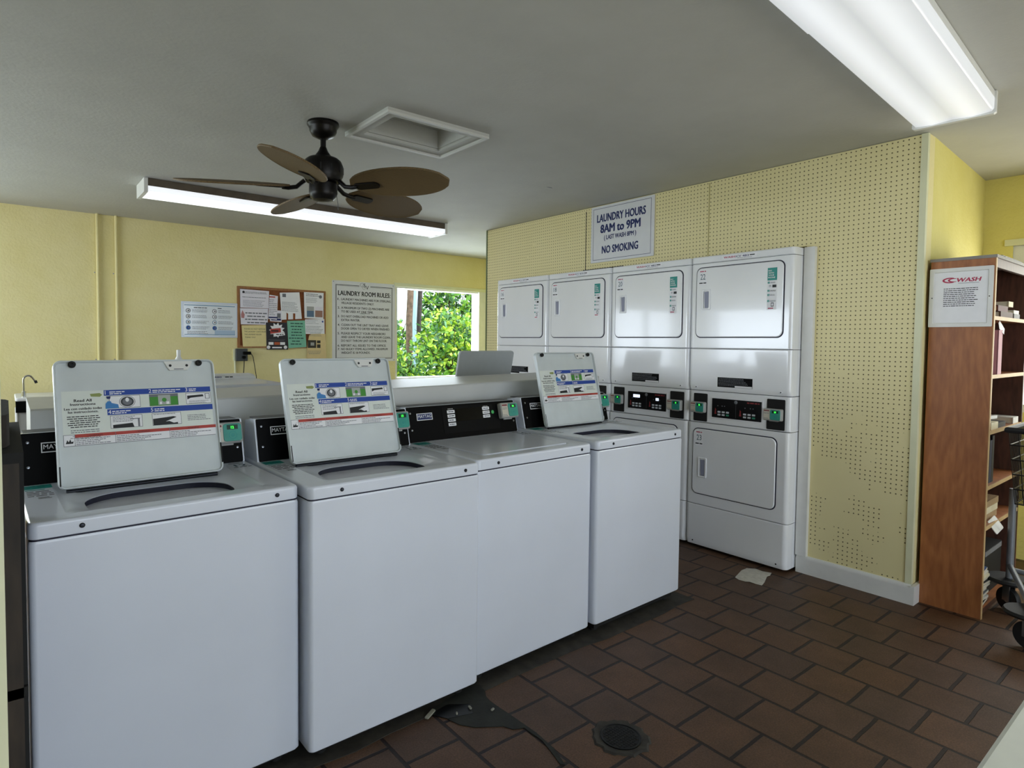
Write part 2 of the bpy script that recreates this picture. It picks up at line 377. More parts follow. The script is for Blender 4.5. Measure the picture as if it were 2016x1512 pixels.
for x0, x1, z0, z1 in ((XL - .15, -.05, 0, ZC), (-.05, 3.45, 2.2, ZC), (3.45, XR + .15, 0, ZC)): w.box(x0, x1, YF - .15, YF, z0, z1, yellow)
struct(w, 'wall_front', smooth=False)
w = MB()                                                        # right wall (behind the bookcase)
for y0, y1, z0, z1 in ((YF, -3.0, 0, ZC), (-3.0, -.84, 0, .95), (-3.0, -.84, 2.02, ZC), (-.84, YB, 0, ZC)): w.box(XR, XR + .15, y0, y1, z0, z1, yellow2)
struct(w, 'wall_right', smooth=False)
b = MB()
for y0, y1, z0, z1 in ((-3.0, -2.94, .95, 2.02), (-.92, -.84, .95, 2.02), (-2.94, -.92, .95, 1.0), (-2.94, -.92, 1.97, 2.02), (-1.95, -1.9, 1.0, 1.97)): b.box(XR + .01, XR + .12, y0, y1, z0, z1, whitetrim)
b.box(XR - .015, XR + .02, -3.04, -.80, 2.02, 2.06, creamtrim)
struct(b, 'window_4')
# partition carrying the pegboard, with the recess for the dryers
DX = 3.595; DW = .6855; DY0 = -.163; DY1 = DY0 + 4 * DW; DT = 1.955
w = MB()
w.box(XP, XP + .012, YE + .02, DY0 - .005, .105, ZC - .003, peg); w.box(XP, XP + .012, DY1 + .005, PB, .105, ZC - .003, peg); w.box(XP, XP + .012, DY0 - .005, DY1 + .005, DT, ZC - .003, peg)
w.box(XP + .012, XP + .11, YE, DY0 - .005, 0, ZC, yellow); w.box(XP + .012, XP + .11, DY1 + .005, PB, 0, ZC, yellow); w.box(XP + .012, XP + .11, DY0 - .005, DY1 + .005, DT, ZC, yellow)
w.loft([[(XP + .11, YE, z), (XR + .005, -.684, z), (XR + .005, -.584, z), (XP + .11, YE + .10, z)] for z in (0, ZC)], yellow2)
w.box(XP - .002, XP, DY1 - .99, DY1 - .985, DT, 2.44, blackm)
w.box(XP - .0025, XP, 1.20, 1.62, DT - .004, DT + .012, blackm)
w.box(XP - .001, XP + .001, .478, .484, DT, 2.455, mat('seam_paint', '#a89c62', .6))
struct(w, 'wall_partition', smooth=False)
t = MB(); t.box(XP - .006, XP + .02, YE - .004, YE + .026, .10, ZC - .002, creamtrim)
struct(t, 'trim_1')
t = MB(); t.box(XP - .028, XP + .01, -.228, DY0 - .004, .105, 1.945, whitetrim); struct(t, 'trim_2')
t = MB(); t.loft([[(XP - .022, y, 0), (XP - .022, y, .085), (XP - .008, y, .105), (XP + .01, y, .105), (XP + .01, y, 0)] for y in (YE - .004, DY0 - .006)], whitetrim)
t.box(XP - .022, XP + .11, YE - .022, YE - .004, 0, .1, whitetrim); struct(t, 'baseboard_partition')
t = MB(); t.box(XP - .008, XP + .02, PB, PB + .012, 0, ZC - .002, mat('dull_green_edge', '#6b7a5c', .6)); struct(t, 'trim_3')
t = MB(); t.box(-.19, -.044, -.95, -.9, 0, ZC, creamtrim); struct(t, 'trim_4')

# broken tiles and mortar along the washers, part of the floor
p = MB(); rd = random.Random(4)
up_ = [(x / 20 * 2.85, .14) for x in range(21)]; lo_ = [(x / 20 * 2.85, -.028 - rd.random() * .022 - (.012 if x < 7 else 0)) for x in range(21)]
p.poly([(x, y) for x, y in lo_] + list(reversed(up_)), concrete, frame((0, 0, .0002), (1, 0, 0), (0, 1, 0)), .002)
o = p.build('mortar_and_gap_shade', floor, smooth=False)  # mortar edge; its rear part added to darken the shade under the washers
p = MB(); PP = [bpix(u, v, 2, 0) for u, v in ((851, 1398), (863, 1407), (885, 1419), (905, 1428), (935, 1433), (990, 1431), (1010, 1437), (1032, 1434), (1048, 1446), (1066, 1458), (1084, 1480), (1103, 1506), (1112, 1506), (1092, 1476), (1056, 1444), (1010, 1412), (965, 1382), (957, 1372), (955, 1362), (944, 1350), (930, 1346))]
p.poly([(q.x, q.y) for q in PP], darkcem, frame((0, 0, .0008), (1, 0, 0), (0, 1, 0)), .0025)
p.poly([(1.16, -.04), (1.2, -.1), (1.29, -.13), (1.32, -.08), (1.25, -.03)], mat('wet_black_cement', '#060707', .35, noise=.3), frame((0, 0, .0034), (1, 0, 0), (0, 1, 0)), .001)
p.build('broken_tile_patch', floor, smooth=False)
b = MB()
for (x, y, a, l) in ((1.16, -.045, .5, .06), (1.30, -.10, 1.4, .02), (1.36, -.16, .3, .018), (1.24, -.10, .9, .015)):
    b.plate(l, min(.016, l * .5), .006, .005, mat('cement_chip', '#8d8c80', .9, noise=.2), Matrix.Translation((x, y, .005)) @ Matrix.Rotation(a, 4, 'Z'))
b.build('cement_chips', floor)

# floor drain
dr = thing('floor_drain', 'round black metal floor drain set in rough cement among the brown tiles', 'drain', (1.62, -.545, 0))
b = MB(); rd = random.Random(9); n = 40
outer = [((.092 + rd.random() * .016) * math.cos(2 * math.pi * k / n), (.092 + rd.random() * .016) * math.sin(2 * math.pi * k / n)) for k in range(n)]
b.loft([[(x, y, .0003) for x, y in outer], [(x * .93, y * .93, .005) for x, y in outer], [(.072 * math.cos(2 * math.pi * k / n), .072 * math.sin(2 * math.pi * k / n), .003) for k in range(n)]], concrete)
b.build('cement_collar', dr)
b = MB(); b.lathe([(.070, .003), (.070, .0065), (.066, .0065), (.064, .0045)], mat('drain_iron', '#0c0e0e', .45, metal=.6, noise=.3), n=32)
for i in range(-5, 6):
    for j in range(-5, 6):
        if (i * .011) ** 2 + (j * .011) ** 2 < .058 ** 2: b.box(i * .011 - .0033, i * .011 + .0033, j * .011 - .0033, j * .011 + .0033, .0045, .0056, blackm)
b.build('grate', dr)

# ceiling hatch
h = thing('attic_hatch', 'white framed rectangular attic access hatch in the grey ceiling', 'hatch', (1.70, .93, ZC))
b = MB(); X0, X1, Y0, Y1 = -.305, .303, -.225, .235; ix, iy = .235, .16
for a in ((X0, X1, Y0, -iy, 0), (X0, X1, iy, Y1, 0), (X0, -ix, -iy, iy, 0), (ix, X1, -iy, iy, 0)): b.box(a[0], a[1], a[2], a[3], -.014, 0, ceilm)
for a in ((X0, X1, Y0, Y0 + .018), (X0, X1, Y1 - .018, Y1), (X0, X0 + .018, Y0 + .018, Y1 - .018), (X1 - .018, X1, Y0 + .018, Y1 - .018)): b.box(a[0], a[1], a[2], a[3], -.024, -.0142, mat('hatch_moulding', '#cfcfca', .6))
b.build('frame', h, smooth=False)
b = MB()
for a in ((-ix, ix, -iy, -iy + .01), (-ix, ix, iy - .01, iy), (-ix, -ix + .01, -iy, iy), (ix - .01, ix, -iy, iy)): b.box(a[0], a[1], a[2], a[3], .001, .119, ceilm)
b.build('shaft', h, smooth=False)
b = MB(); b.box(-ix, ix, -iy, iy, .10, .12, ceilm); b.box(-ix, ix, -.055, -.05, .0985, .1, blackm); b.build('panel', h, smooth=False)

# pipes on the back wall
def conduit(x, z0, label):
    t = thing('conduit_pipe', label, 'pipe', (x, YB - .02, 0))
    b = MB(); b.cyl((0, 0, z0), (0, 0, ZC), .013, yellow); b.build('pipe', t)
    for zz in (1.18, 1.95):
        b = MB(); b.box(-.03, .03, .008, .019, zz - .011, zz + .011, yellow); b.cyl((-.024, .009, zz), (-.024, .003, zz), .005, steel, 8); b.build('clamp', t)
conduit(.618, .3, 'left of two thin pipes painted yellow running down the back wall')
conduit(.762, .3, 'right of two thin pipes painted yellow running down the back wall')

# ------------------------------------------------------------------ instruction label printed on the lids
def instr_label(parent, w_, h_, y0, zoff):
    """local frame: x right, z up; lid face looks to -y"""
    M = frame((0, y0, 0), (1, 0, 0), (0, 0, 1)); a = MB(); K = .0002
    X = lambda u: -w_ / 2 + u * w_
    Z = lambda v: zoff - v * h_
    def q(u0, u1, v0, v1, m_, lay=1): a.quad(X(u0), X(u1), Z(v1), Z(v0), m_, M, K * lay)
    a.quad(X(0), X(1), Z(1), Z(0), mat('label_stock', '#dfe5df', .5, noise=.03), M, K)
    q(.255, .985, 0, .105, blueink, 2); q(.27, .99, .365, .475, blueink, 2)
    for u, v, t_ in ((.262, .085, '1'), (.545, .085, '2'), (.80, .085, '3'), (.275, .455, '4'), (.55, .455, '5')):
        a.text(t_, X(u), Z(v), h_ * .075, paper, M, align='l', z=K * 3)
    for u, v, l in ((.29, .04, .10), (.29, .075, .08), (.57, .04, .2), (.57, .075, .16), (.825, .04, .06), (.825, .075, .05), (.30, .41, .12), (.30, .445, .09), (.575, .41, .07), (.575, .445, .07)):
        a.lines(X(u), X(u + l), Z(v), 1, 1, h_ * .018, paper, M, seed=int(u * 99 + v * 999), z=K * 3, short=.05)
    a.text('Read All', X(.125), Z(.20), h_ * .05, ink, M, w=.105 * w_, bold=.03, z=K * 3)
    a.text('Instructions', X(.125), Z(.265), h_ * .042, ink, M, w=.15 * w_, bold=.03, z=K * 3)
    a.text('Lea con cuidado todas', X(.125), Z(.345), h_ * .042, ink, M, w=.225 * w_, bold=.03, z=K * 3)
    a.text('las instrucciones.', X(.125), Z(.405), h_ * .042, ink, M, w=.18 * w_, bold=.03, z=K * 3)
    a.lines(X(.02), X(.23), Z(.47), 6, h_ * .038, h_ * .016, ink, M, seed=3, center=True, z=K * 3)
    a.lines(X(.04), X(.22), Z(.72), 2, h_ * .036, h_ * .014, greyink, M, seed=4, center=True, z=K * 3)
    a.lines(X(.04), X(.22), Z(.82), 2, h_ * .036, h_ * .014, greyink, M, seed=5, center=True, z=K * 3)
    gpts = [(.17, .06), (.23, .05), (.245, .085), (.23, .12), (.175, .11)]
    a.poly([(X(u), Z(v)) for u, v in reversed(gpts)], mat('olive_ink', '#8f9a58', .5), Matrix.Translation((0, 0, 0)) @ M @ Matrix.Translation((0, 0, K * 2)))
    # pictures
    def pic(u0, u1, v0, v1, bg=None):
        q(u0, u1, v0, v1, greyink, 2); q(u0 + .003, u1 - .003, v0 + .008, v1 - .008, bg or paper, 3)
    Mz = lambda l: M @ Matrix.Translation((0, 0, K * l))
    pic(.285, .485, .115, .35); 
    for rad, mm_ in ((.052, greyink), (.048, paper), (.043, mat('dark_grey_ink', '#3a3d42', .5)), (.03, greyink)):
        a.add([(X(.40) + rad * w_ * math.cos(t2), Z(.235) + rad * w_ * .86 * math.sin(t2), 0) for t2 in [k * math.pi / 10 for k in range(20)]], [tuple(range(20))], mm_, Mz(4 + (.052 - rad) * 100))
    a.add([(X(.40) + .012 * w_ * math.cos(t2), Z(.2) + .016 * w_ * math.sin(t2), 0) for t2 in [k * math.pi / 6 for k in range(12)]], [tuple(range(12))], paper, Mz(8))
    a.poly([(X(.26), Z(.355)), (X(.345), Z(.355)), (X(.34), Z(.28)), (X(.30), Z(.25)), (X(.295), Z(.215)), (X(.275), Z(.215)), (X(.262), Z(.26))], mat('pale_blue_ink', '#3b7fc0', .5), Mz(9))
    a.poly([(X(.272), Z(.17)), (X(.292), Z(.17)), (X(.296), Z(.12)), (X(.268), Z(.12))], navy, Mz(9))
    pic(.545, .745, .115, .35, greenink); q(.548, .742, .12, .17, greyink, 4); q(.605, .69, .14, .33, mat('pale_grey_ink', '#aab0ac', .5), 5)
    a.disc(X(.647), Z(.235), .016 * w_, greenink, M, K * 6); q(.615, .63, .27, .32, paper, 6); q(.66, .68, .27, .32, paper, 6)
    pic(.80, .985, .12, .345)
    a.poly([(X(.81), Z(.25)), (X(.835), Z(.22)), (X(.93), Z(.2)), (X(.925), Z(.16)), (X(.81), Z(.175))], ink, Mz(5)); a.lines(X(.82), X(.975), Z(.285), 3, h_ * .022, h_ * .008, greyink, M, seed=8, z=K * 4)
    q(.94, .975, .14, .25, greyink, 4); q(.945, .97, .15, .24, paper, 5)
    pic(.285, .49, .49, .73); a.poly([(X(.30), Z(.725)), (X(.435), Z(.725)), (X(.425), Z(.645)), (X(.30), Z(.665))], ink, Mz(5)); a.lines(X(.30), X(.46), Z(.52), 4, h_ * .028, h_ * .011, greyink, M, seed=11, z=K * 4)
    q(.41, .475, .56, .575, greyink, 4); q(.46, .472, .56, .72, greyink, 4)
    pic(.555, .755, .49, .73); a.poly([(X(.56), Z(.725)), (X(.73), Z(.725)), (X(.72), Z(.585)), (X(.70), Z(.57)), (X(.56), Z(.60))], ink, Mz(5)); a.lines(X(.565), X(.735), Z(.515), 1, 1, h_ * .011, greyink, M, seed=12, z=K * 4)
    a.poly([(X(.645), Z(.665)), (X(.67), Z(.66)), (X(.70), Z(.70)), (X(.73), Z(.69)), (X(.752), Z(.62)), (X(.752), Z(.56)), (X(.70), Z(.61))], paper, Mz(6))
    a.lines(X(.80), X(.97), Z(.57), 4, h_ * .032, h_ * .012, greyink, M, seed=15, z=K * 3)
    # warning table
    q(0, 1, .79, 1, greyink, 2); q(.003, .997, .798, .99, paper, 3); q(.065, 1, .79, .85, redink, 4)
    for u0, u1, sd_ in ((.065, .31, 21), (.31, .665, 22), (.665, .995, 23)):
        q(u0, u0 + .003, .79, 1, greyink, 5); a.lines(X(u0 + .008), X(u1 - .01), Z(.875), 4, h_ * .031, h_ * .013, greyink, M, seed=sd_, z=K * 5, short=.6)
        a.text('! WARNING', X((u0 + u1) / 2), Z(.84), h_ * .03, ink, M, w=.09 * w_, z=K * 6)
    a.poly([(X(.012), Z(.95)), (X(.055), Z(.95)), (X(.058), Z(.91)), (X(.045), Z(.92)), (X(.04), Z(.87)), (X(.03), Z(.92)), (X(.022), Z(.88))], ink, Mz(5))
    o = a.build('instruction_label', parent, smooth=False); lab(o, 'printed instruction label with blue and red bars'); return o

# ------------------------------------------------------------------ washers
WW = .686; WD = .66
ST = lambda z_: None
def card_reader(parent, M, num, w_=.115, h_=.078, d=.035):
    b = MB(); b.plate(w_, h_, d, .008, greyp, M, .006); b.plate(w_ * .5, h_ * .16, .01, .003, greyp, M, .002, cx=0, cy=-h_ * .5)
    b.quad(-w_ * .47, -w_ * .12, -h_ * .42, h_ * .42, mat('reader_beige', '#c9c3b4', .5), M, d + .0003)
    b.lines(-w_ * .45, -w_ * .15, h_ * .33, 1, 1, h_ * .10, mat('maroon_ink', '#7a3038', .5), M, seed=2, z=d + .0006, short=0); b.lines(-w_ * .45, -w_ * .15, h_ * .16, 2, h_ * .08, h_ * .03, greyink, M, seed=3, z=d + .0006); b.lines(-w_ * .45, -w_ * .15, -h_ * .3, 2, h_ * .08, h_ * .03, greyink, M, seed=6, z=d + .0006)
    o = b.build('card_reader', parent)
    b = MB(); b.plate(w_ * .56, h_ * .84, .003, .010, tealface, M, .001, cx=w_ * .17, cy=0, z0=d); b.quad(w_ * .0, w_ * .34, h_ * .14, h_ * .36, mat('dark_green_window', '#0b3a30', .2), M, d + .0033)
    for r_, mm_ in ((.2, teal), (.155, tealface), (.09, teal)): b.add([(w_ * .17 + r_ * h_ * math.cos(k * math.pi / 8), -h_ * .14 + r_ * h_ * math.sin(k * math.pi / 8), 0) for k in range(16)], [tuple(range(16))], mm_, M @ Matrix.Translation((0, 0, d + .0033 + (.2 - r_) * .003)))
    b.build('reader_face', o)
    b = MB(); b.text(str(num), w_ * .17, h_ * .18, h_ * .12, ledg, M, z=d + .0040, bold=.02); b.build('green_digits', o)
    return o

def washer(num, x, y, yaw, z, label, opened, hinge=(.085, .42, .455), sc=1.0):
    T = thing('top_load_washer', label, 'washing machine', (x, y, 0), yaw, 'top-loading washers in the front row'); T.scale = (sc, 1, 1)
    cx = WW / 2; cyy = WD / 2; zt = .905 + z; zs = .861 + z; zb = .042 + z
    # cabinet
    b = MB(); L = []
    for d, zz in ((.004, zb), (0, zb + .006), (0, zs - .010), (.003, zs - .003)): L.append([(px, py, zz) for px, py in rr(WW - 2 * d, WD - 2 * d, .016, 5, cx, cyy)])
    b.loft(L, enamel, cap1=False); b.build('cabinet', T)
    b = MB(); b.box(.03, WW - .03, .03, WD - .03, .02, zb, blackm); b.build('toe_base', T)
    for fx, fy in ((.06, .06), (WW - .06, .06), (.06, WD - .06), (WW - .06, WD - .06)):
        b = MB(); b.cyl((fx, fy, 0), (fx, fy, zb + .004), .02, blackr); b.build('foot', T)
    b = MB(); b.loft([[(px, py, zz) for px, py in rr(WW - .012, WD - .012, .014, 5, cx, cyy)] for zz in (zs - .012, zs + .006)], gapm, cap0=False, cap1=False); b.build('seam_gap_shade', T)  # dark band painted as shade in the seam below the deck
    # top panel: skirt, deck, recess and chute in one surface
    N_ = 48
    lx, ly, lw, lh = .345, .275, .515, .425             # lid recess centre and size
    def sq(w_, h_, r_, ccx, ccy):                       # N_ points, 12 per corner quadrant
        return rr(w_, h_, r_, 11, ccx, ccy)
    ow, oh, ox, oy = .40, .275, .345, .220               # tub opening
    Z0 = .007
    L = [[(a_, b_, zs + .002) for a_, b_ in sq(WW - .004, WD - .004, .02, cx, cyy)], [(a_, b_, zs + .004) for a_, b_ in sq(WW, WD, .022, cx, cyy)],
         [(a_, b_, zt - .010) for a_, b_ in sq(WW, WD, .022, cx, cyy)], [(a_, b_, zt - .003) for a_, b_ in sq(WW - .006, WD - .006, .02, cx, cyy)], [(a_, b_, zt) for a_, b_ in sq(WW - .018, WD - .018, .016, cx, cyy)],
         [(a_, b_, zt) for a_, b_ in sq(lw + .012, lh + .012, .03, lx, ly)], [(a_, b_, zt - Z0) for a_, b_ in sq(lw, lh, .03, lx, ly)]]
    if opened:
        L += [[(a_, b_, zt - Z0 - .002) for a_, b_ in sq(ow + .09, oh + .09, .14, ox, oy)], [(a_, b_, zt - Z0 - .014) for a_, b_ in sq(ow + .02, oh + .02, .125, ox, oy)],
              [(a_, b_, zt - Z0 - .017) for a_, b_ in sq(ow, oh, .12, ox, oy)], [(a_, b_, zt - .027) for a_, b_ in sq(ow + .004, oh + .004, .122, ox, oy)]]
    b = MB(); b.loft(L, enamel, cap0=False, cap1=not opened)
    b.build('top_panel', T, angle=50)
    for sx in (.112, .615):
        b = MB(); b.lathe([(.0065, 0), (.0065, .002), (.0045, .004), (.001, .0045)], darksteel, frame((sx, 0, zt - .022), (1, 0, 0), (0, 0, 1)) @ Matrix.Scale(1, 4), n=14); b.build('front_screw', T)
    if opened:
        b = MB(); b.lathe([(.275, -.36), (.275, -.055), (.262, -.045), (.225, -.045), (.215, -.055), (.212, -.30), (.05, -.34), (.045, -.15), (.03, -.12), (.001, -.118)], tubgrey, Matrix.Translation((ox, cyy - .02, zt)), n=48, cap=False)
        b.build('wash_basket', T)
        b = MB(); LG = lambda g_, zz: [(p0, p1, zt + zz) for p0, p1 in sq(ow + g_, oh + g_, .12 + g_ * .4, ox, oy)]
        b.loft([LG(.003, -.027), LG(.02, -.028), LG(.02, -.046)], tubdark, cap0=False, cap1=False)  # dark band paints the shadow slot above the basket ring
        b.loft([LG(.02, -.046), LG(-.05, -.048), LG(-.10, -.053), LG(-.13, -.062), LG(-.14, -.12)], mat('balance_ring', '#d3d6e2', .35, noise=.05), cap0=False, cap1=False); b.build('tub_shade_and_ring', T)
    # deck decals
    D = frame((0, 0, zt + .0004), (1, 0, 0), (0, 1, 0)); b = MB()
    b.quad(.012, .084, .425, .480, teal, D); b.lines(.016, .082, .410, 1, 1, .009, teal, D, seed=2); b.lines(.018, .082, .385, 4, .021, .008, ink, D, seed=7, short=.4)
    b.lines(.016, .080, .464, 2, .020, .009, mat('teal_dark', '#0f5f5a', .5), D, seed=9, z=.0003); b.lines(.040, .082, .296, 2, .014, .006, ink, D, seed=5)
    b.build('deck_decal', T, smooth=False)
    b = MB(); b.text(str(num), WW - .045, .405, .038, mat('teal_digits', '#1f4a58', .5), D, bold=.02); b.lines(WW - .078, WW - .012, .390, 1, 1, .008, ink, D, seed=4); b.lines(WW - .075, WW - .015, .465, 1, 1, .009, greyink, D, seed=5); b.build('number_decal', T, smooth=False)
    # console
    yb0, yt0, zt2 = .495, .535, 1.063 + z
    S = frame((cx, yb0, zt), (1, 0, 0), (0, yt0 - yb0, zt2 - zt)); H = math.hypot(yt0 - yb0, zt2 - zt); CW = WW - .012
    b = MB(); b.loft([[(xx, yb0 + .002, zt), (xx, WD - .005, zt), (xx, WD - .02, zt2 - .012), (xx, yt0 + .03, zt2), (xx, yt0 + .002, zt2)] for xx in (.006, WW - .006)], enamel)
    b.box(.02, WW - .02, yt0 + .02, WD - .03, zt2 - .004, zt2 + .001, mat('console_top_grey', '#55575a', .5)); con = b.build('console', T, smooth=False)
    b = MB(); b.loft([[(px, py, 0) for px, py in rr(CW - .012, H, .004, 2, 0, H / 2)], [(px, py, .004) for px, py in rr(CW - .014, H - .002, .004, 2, 0, H / 2)]], blackp, S); pan = b.build('control_face', T)
    Q = lambda u, v: ((u - .5) * CW, (1 - v) * H)
    b = MB(); K = .0043
    x0, y0 = Q(.085, .40); x1, y1 = Q(.215, .20)
    b.quad(x0, x1, y0, y1, paper, S, K); b.quad(x0 + .003, x1 - .003, y0 + .003, y1 - .003, navy if num == 14 else blackp, S, K + .0004)
    b.text('MAYTAG', (x0 + x1) / 2, y0 + .011, (y1 - y0) * .45, paper, S, w=(x1 - x0) * .86, z=K + .0008, bold=.006); b.build('name_badge', T, smooth=False)
    b = MB(); x0, y0 = Q(.30, .86); x1, y1 = Q(.82, .07); b.plate(x1 - x0, y1 - y0, .0012, .006, mat('panel_overlay', '#070708', .5, spec=.1), S, .0005, cx=(x0 + x1) / 2, cy=(y0 + y1) / 2, z0=.004)
    x0, y0 = Q(.42, .52); x1, y1 = Q(.66, .14); b.plate(x1 - x0, y1 - y0, .0012, .004, mat('display_window', '#020203', .2, spec=.15), S, .0004, cx=(x0 + x1) / 2, cy=(y0 + y1) / 2, z0=.0052)
    b.build('display_panel', T)
    for us, vs, n_ in ((.375, (.22, .345, .47, .595), 0), (.70, (.20, .32, .44), 1)):
        for v in vs:
            b = MB(); px, py = Q(us, v); b.plate(.045, .015, .003, .002, paper, S, .0006, cx=px, cy=py, z0=.0052); b.lines(px - .016, px + .016, py, 1, 1, .0035, ink, S, seed=int(v * 99), z=.0085, short=0); b.build('cycle_button', T)
        b = MB(); px, py = Q(us, .135); b.lines(px - .016, px + .016, py, 1, 1, .004, greyp, S, seed=1, z=.0062); b.build('button_heading', T, smooth=False)
    b = MB(); px, py = Q(.765, .33); b.add([(px + .009 * math.cos(k * math.pi / 10), py + .009 * math.sin(k * math.pi / 10), .0065) for k in range(20)], [tuple(range(20))], mat('start_green', '#3fae5c', .4), S); b.build('start_button', T)
    px, py = Q(.90, .33); card_reader(T, S @ Matrix.Translation((px, py, .004)), num)
    for u, v in ((.035, .18), (.035, .66), (.965, .24), (.965, .66)):
        b = MB(); px, py = Q(u, v); b.lathe([(.005, 0), (.004, .002), (.001, .0025)], steel, S @ Matrix.Translation((px, py, .004)), n=10); b.build('console_screw', T)
    # lid
    lw2, lh2 = .470, .405
    if opened:
        hx, hy, ang = hinge
        lid = bpy.data.objects.new('lid_pivot', None)
        Lm = Matrix.Translation((hx, hy, zt + .004)) @ Matrix.Rotation(-ang, 4, 'X')      # local: x right, z up the lid, -y the inner face
        bpy.data.objects.remove(lid)
        b = MB(); A = frame((lw2 / 2, .022, lh2 / 2), (1, 0, 0), (0, 0, 1))
        o1 = lambda d, zz: [(px, py, zz) for px, py in rr(lw2 - 2 * d, lh2 - 2 * d, max(.004, .022 - d), 5)]
        b.loft([o1(.004, 0), o1(0, .004), o1(0, .019), o1(.0015, .022), o1(.005, .022), o1(.0065, .019), o1(.008, .012), o1(.03, .0105)], lidmat, A)
        lo = b.build('lid', T); lo.matrix_basis = Lm; lab(lo, 'white enamel lid standing open')
        for bx_ in (.05, lw2 - .05):
            b = MB(); b.lathe([(.0105, 0), (.0105, .007), (.008, .010), (.004, .010), (.003, .006)], blackr, frame((bx_, .006, lh2 - .014), (1, 0, 0), (0, 0, 1)), n=16); b.build('bumper', lo)
        b = MB(); b.poly([(-.045, .012), (-.035, -.010), (-.028, -.020), (.028, -.020), (.035, -.010), (.045, .012)], whitetrim, frame((lw2 - .115, .010, lh2 - .018), (1, 0, 0), (0, 0, 1)), .007)
        for q_ in (-.026, .026): b.lathe([(.0045, 0), (.0045, .001)], blackr, frame((lw2 - .115 + q_, .0028, lh2 - .022), (1, 0, 0), (0, 0, 1)), n=10)
        b.box(lw2 - .13, lw2 - .10, .0024, .004, lh2 - .036, lh2 - .033, greyink); b.build('latch_bracket', lo)
        b = MB()
        b.quad(lw2 - .006, lw2 - .001, .03, .10, blackm, frame((0, -.0004, 0), (1, 0, 0), (0, 0, 1))); b.build('scuff_mark', lo, smooth=False)
        b = MB(); b.quad(.004, .0075, .01, .07, blackm, frame((0, -.0004, 0), (1, 0, 0), (0, 0, 1))); b.build('scuff_mark', lo, smooth=False)
        b = MB(); b.cyl((.02, .014, -.006), (lw2 - .02, .014, -.006), .006, darksteel); b.build('hinge_rod', lo)
        e_ = instr_label(lo, .440, .175, .0108, lh2 * .755); e_.location.x = lw2 / 2 + .004
    else:
        b = MB(); A = Matrix.Translation((lx, ly - .0, zt - .006)); o1 = lambda d, zz: [(px, py, zz) for px, py in rr(.504 - 2 * d, .415 - 2 * d, .02, 5)]
        b.loft([o1(.003, 0), o1(0, .003), o1(0, .007), o1(.002, .009), o1(.006, .009), o1(.008, .0078)], enamel, A)
        lo = b.build('lid', T); lab(lo, 'white enamel lid lying closed')
    return T

washer(12, -.004, -.010, .030, 0, 'leftmost white top-load washer, its lid open, green number 12 glowing on the reader', True, (.092, .345, .30), 1.018)
washer(13, .704, -.042, .012, 0, 'second white washer from the left, lid open in front of the rules sign', True, (.084, .355, .30))
washer(14, 1.403, .005, .03, 0, 'white top-load washer with its lid closed and whole black console in view', False)
washer(15, 2.098, .0, .02, .012, 'rightmost white washer of the front row, lid open, beside the stacked dryers', True, (.108, .435, .24))

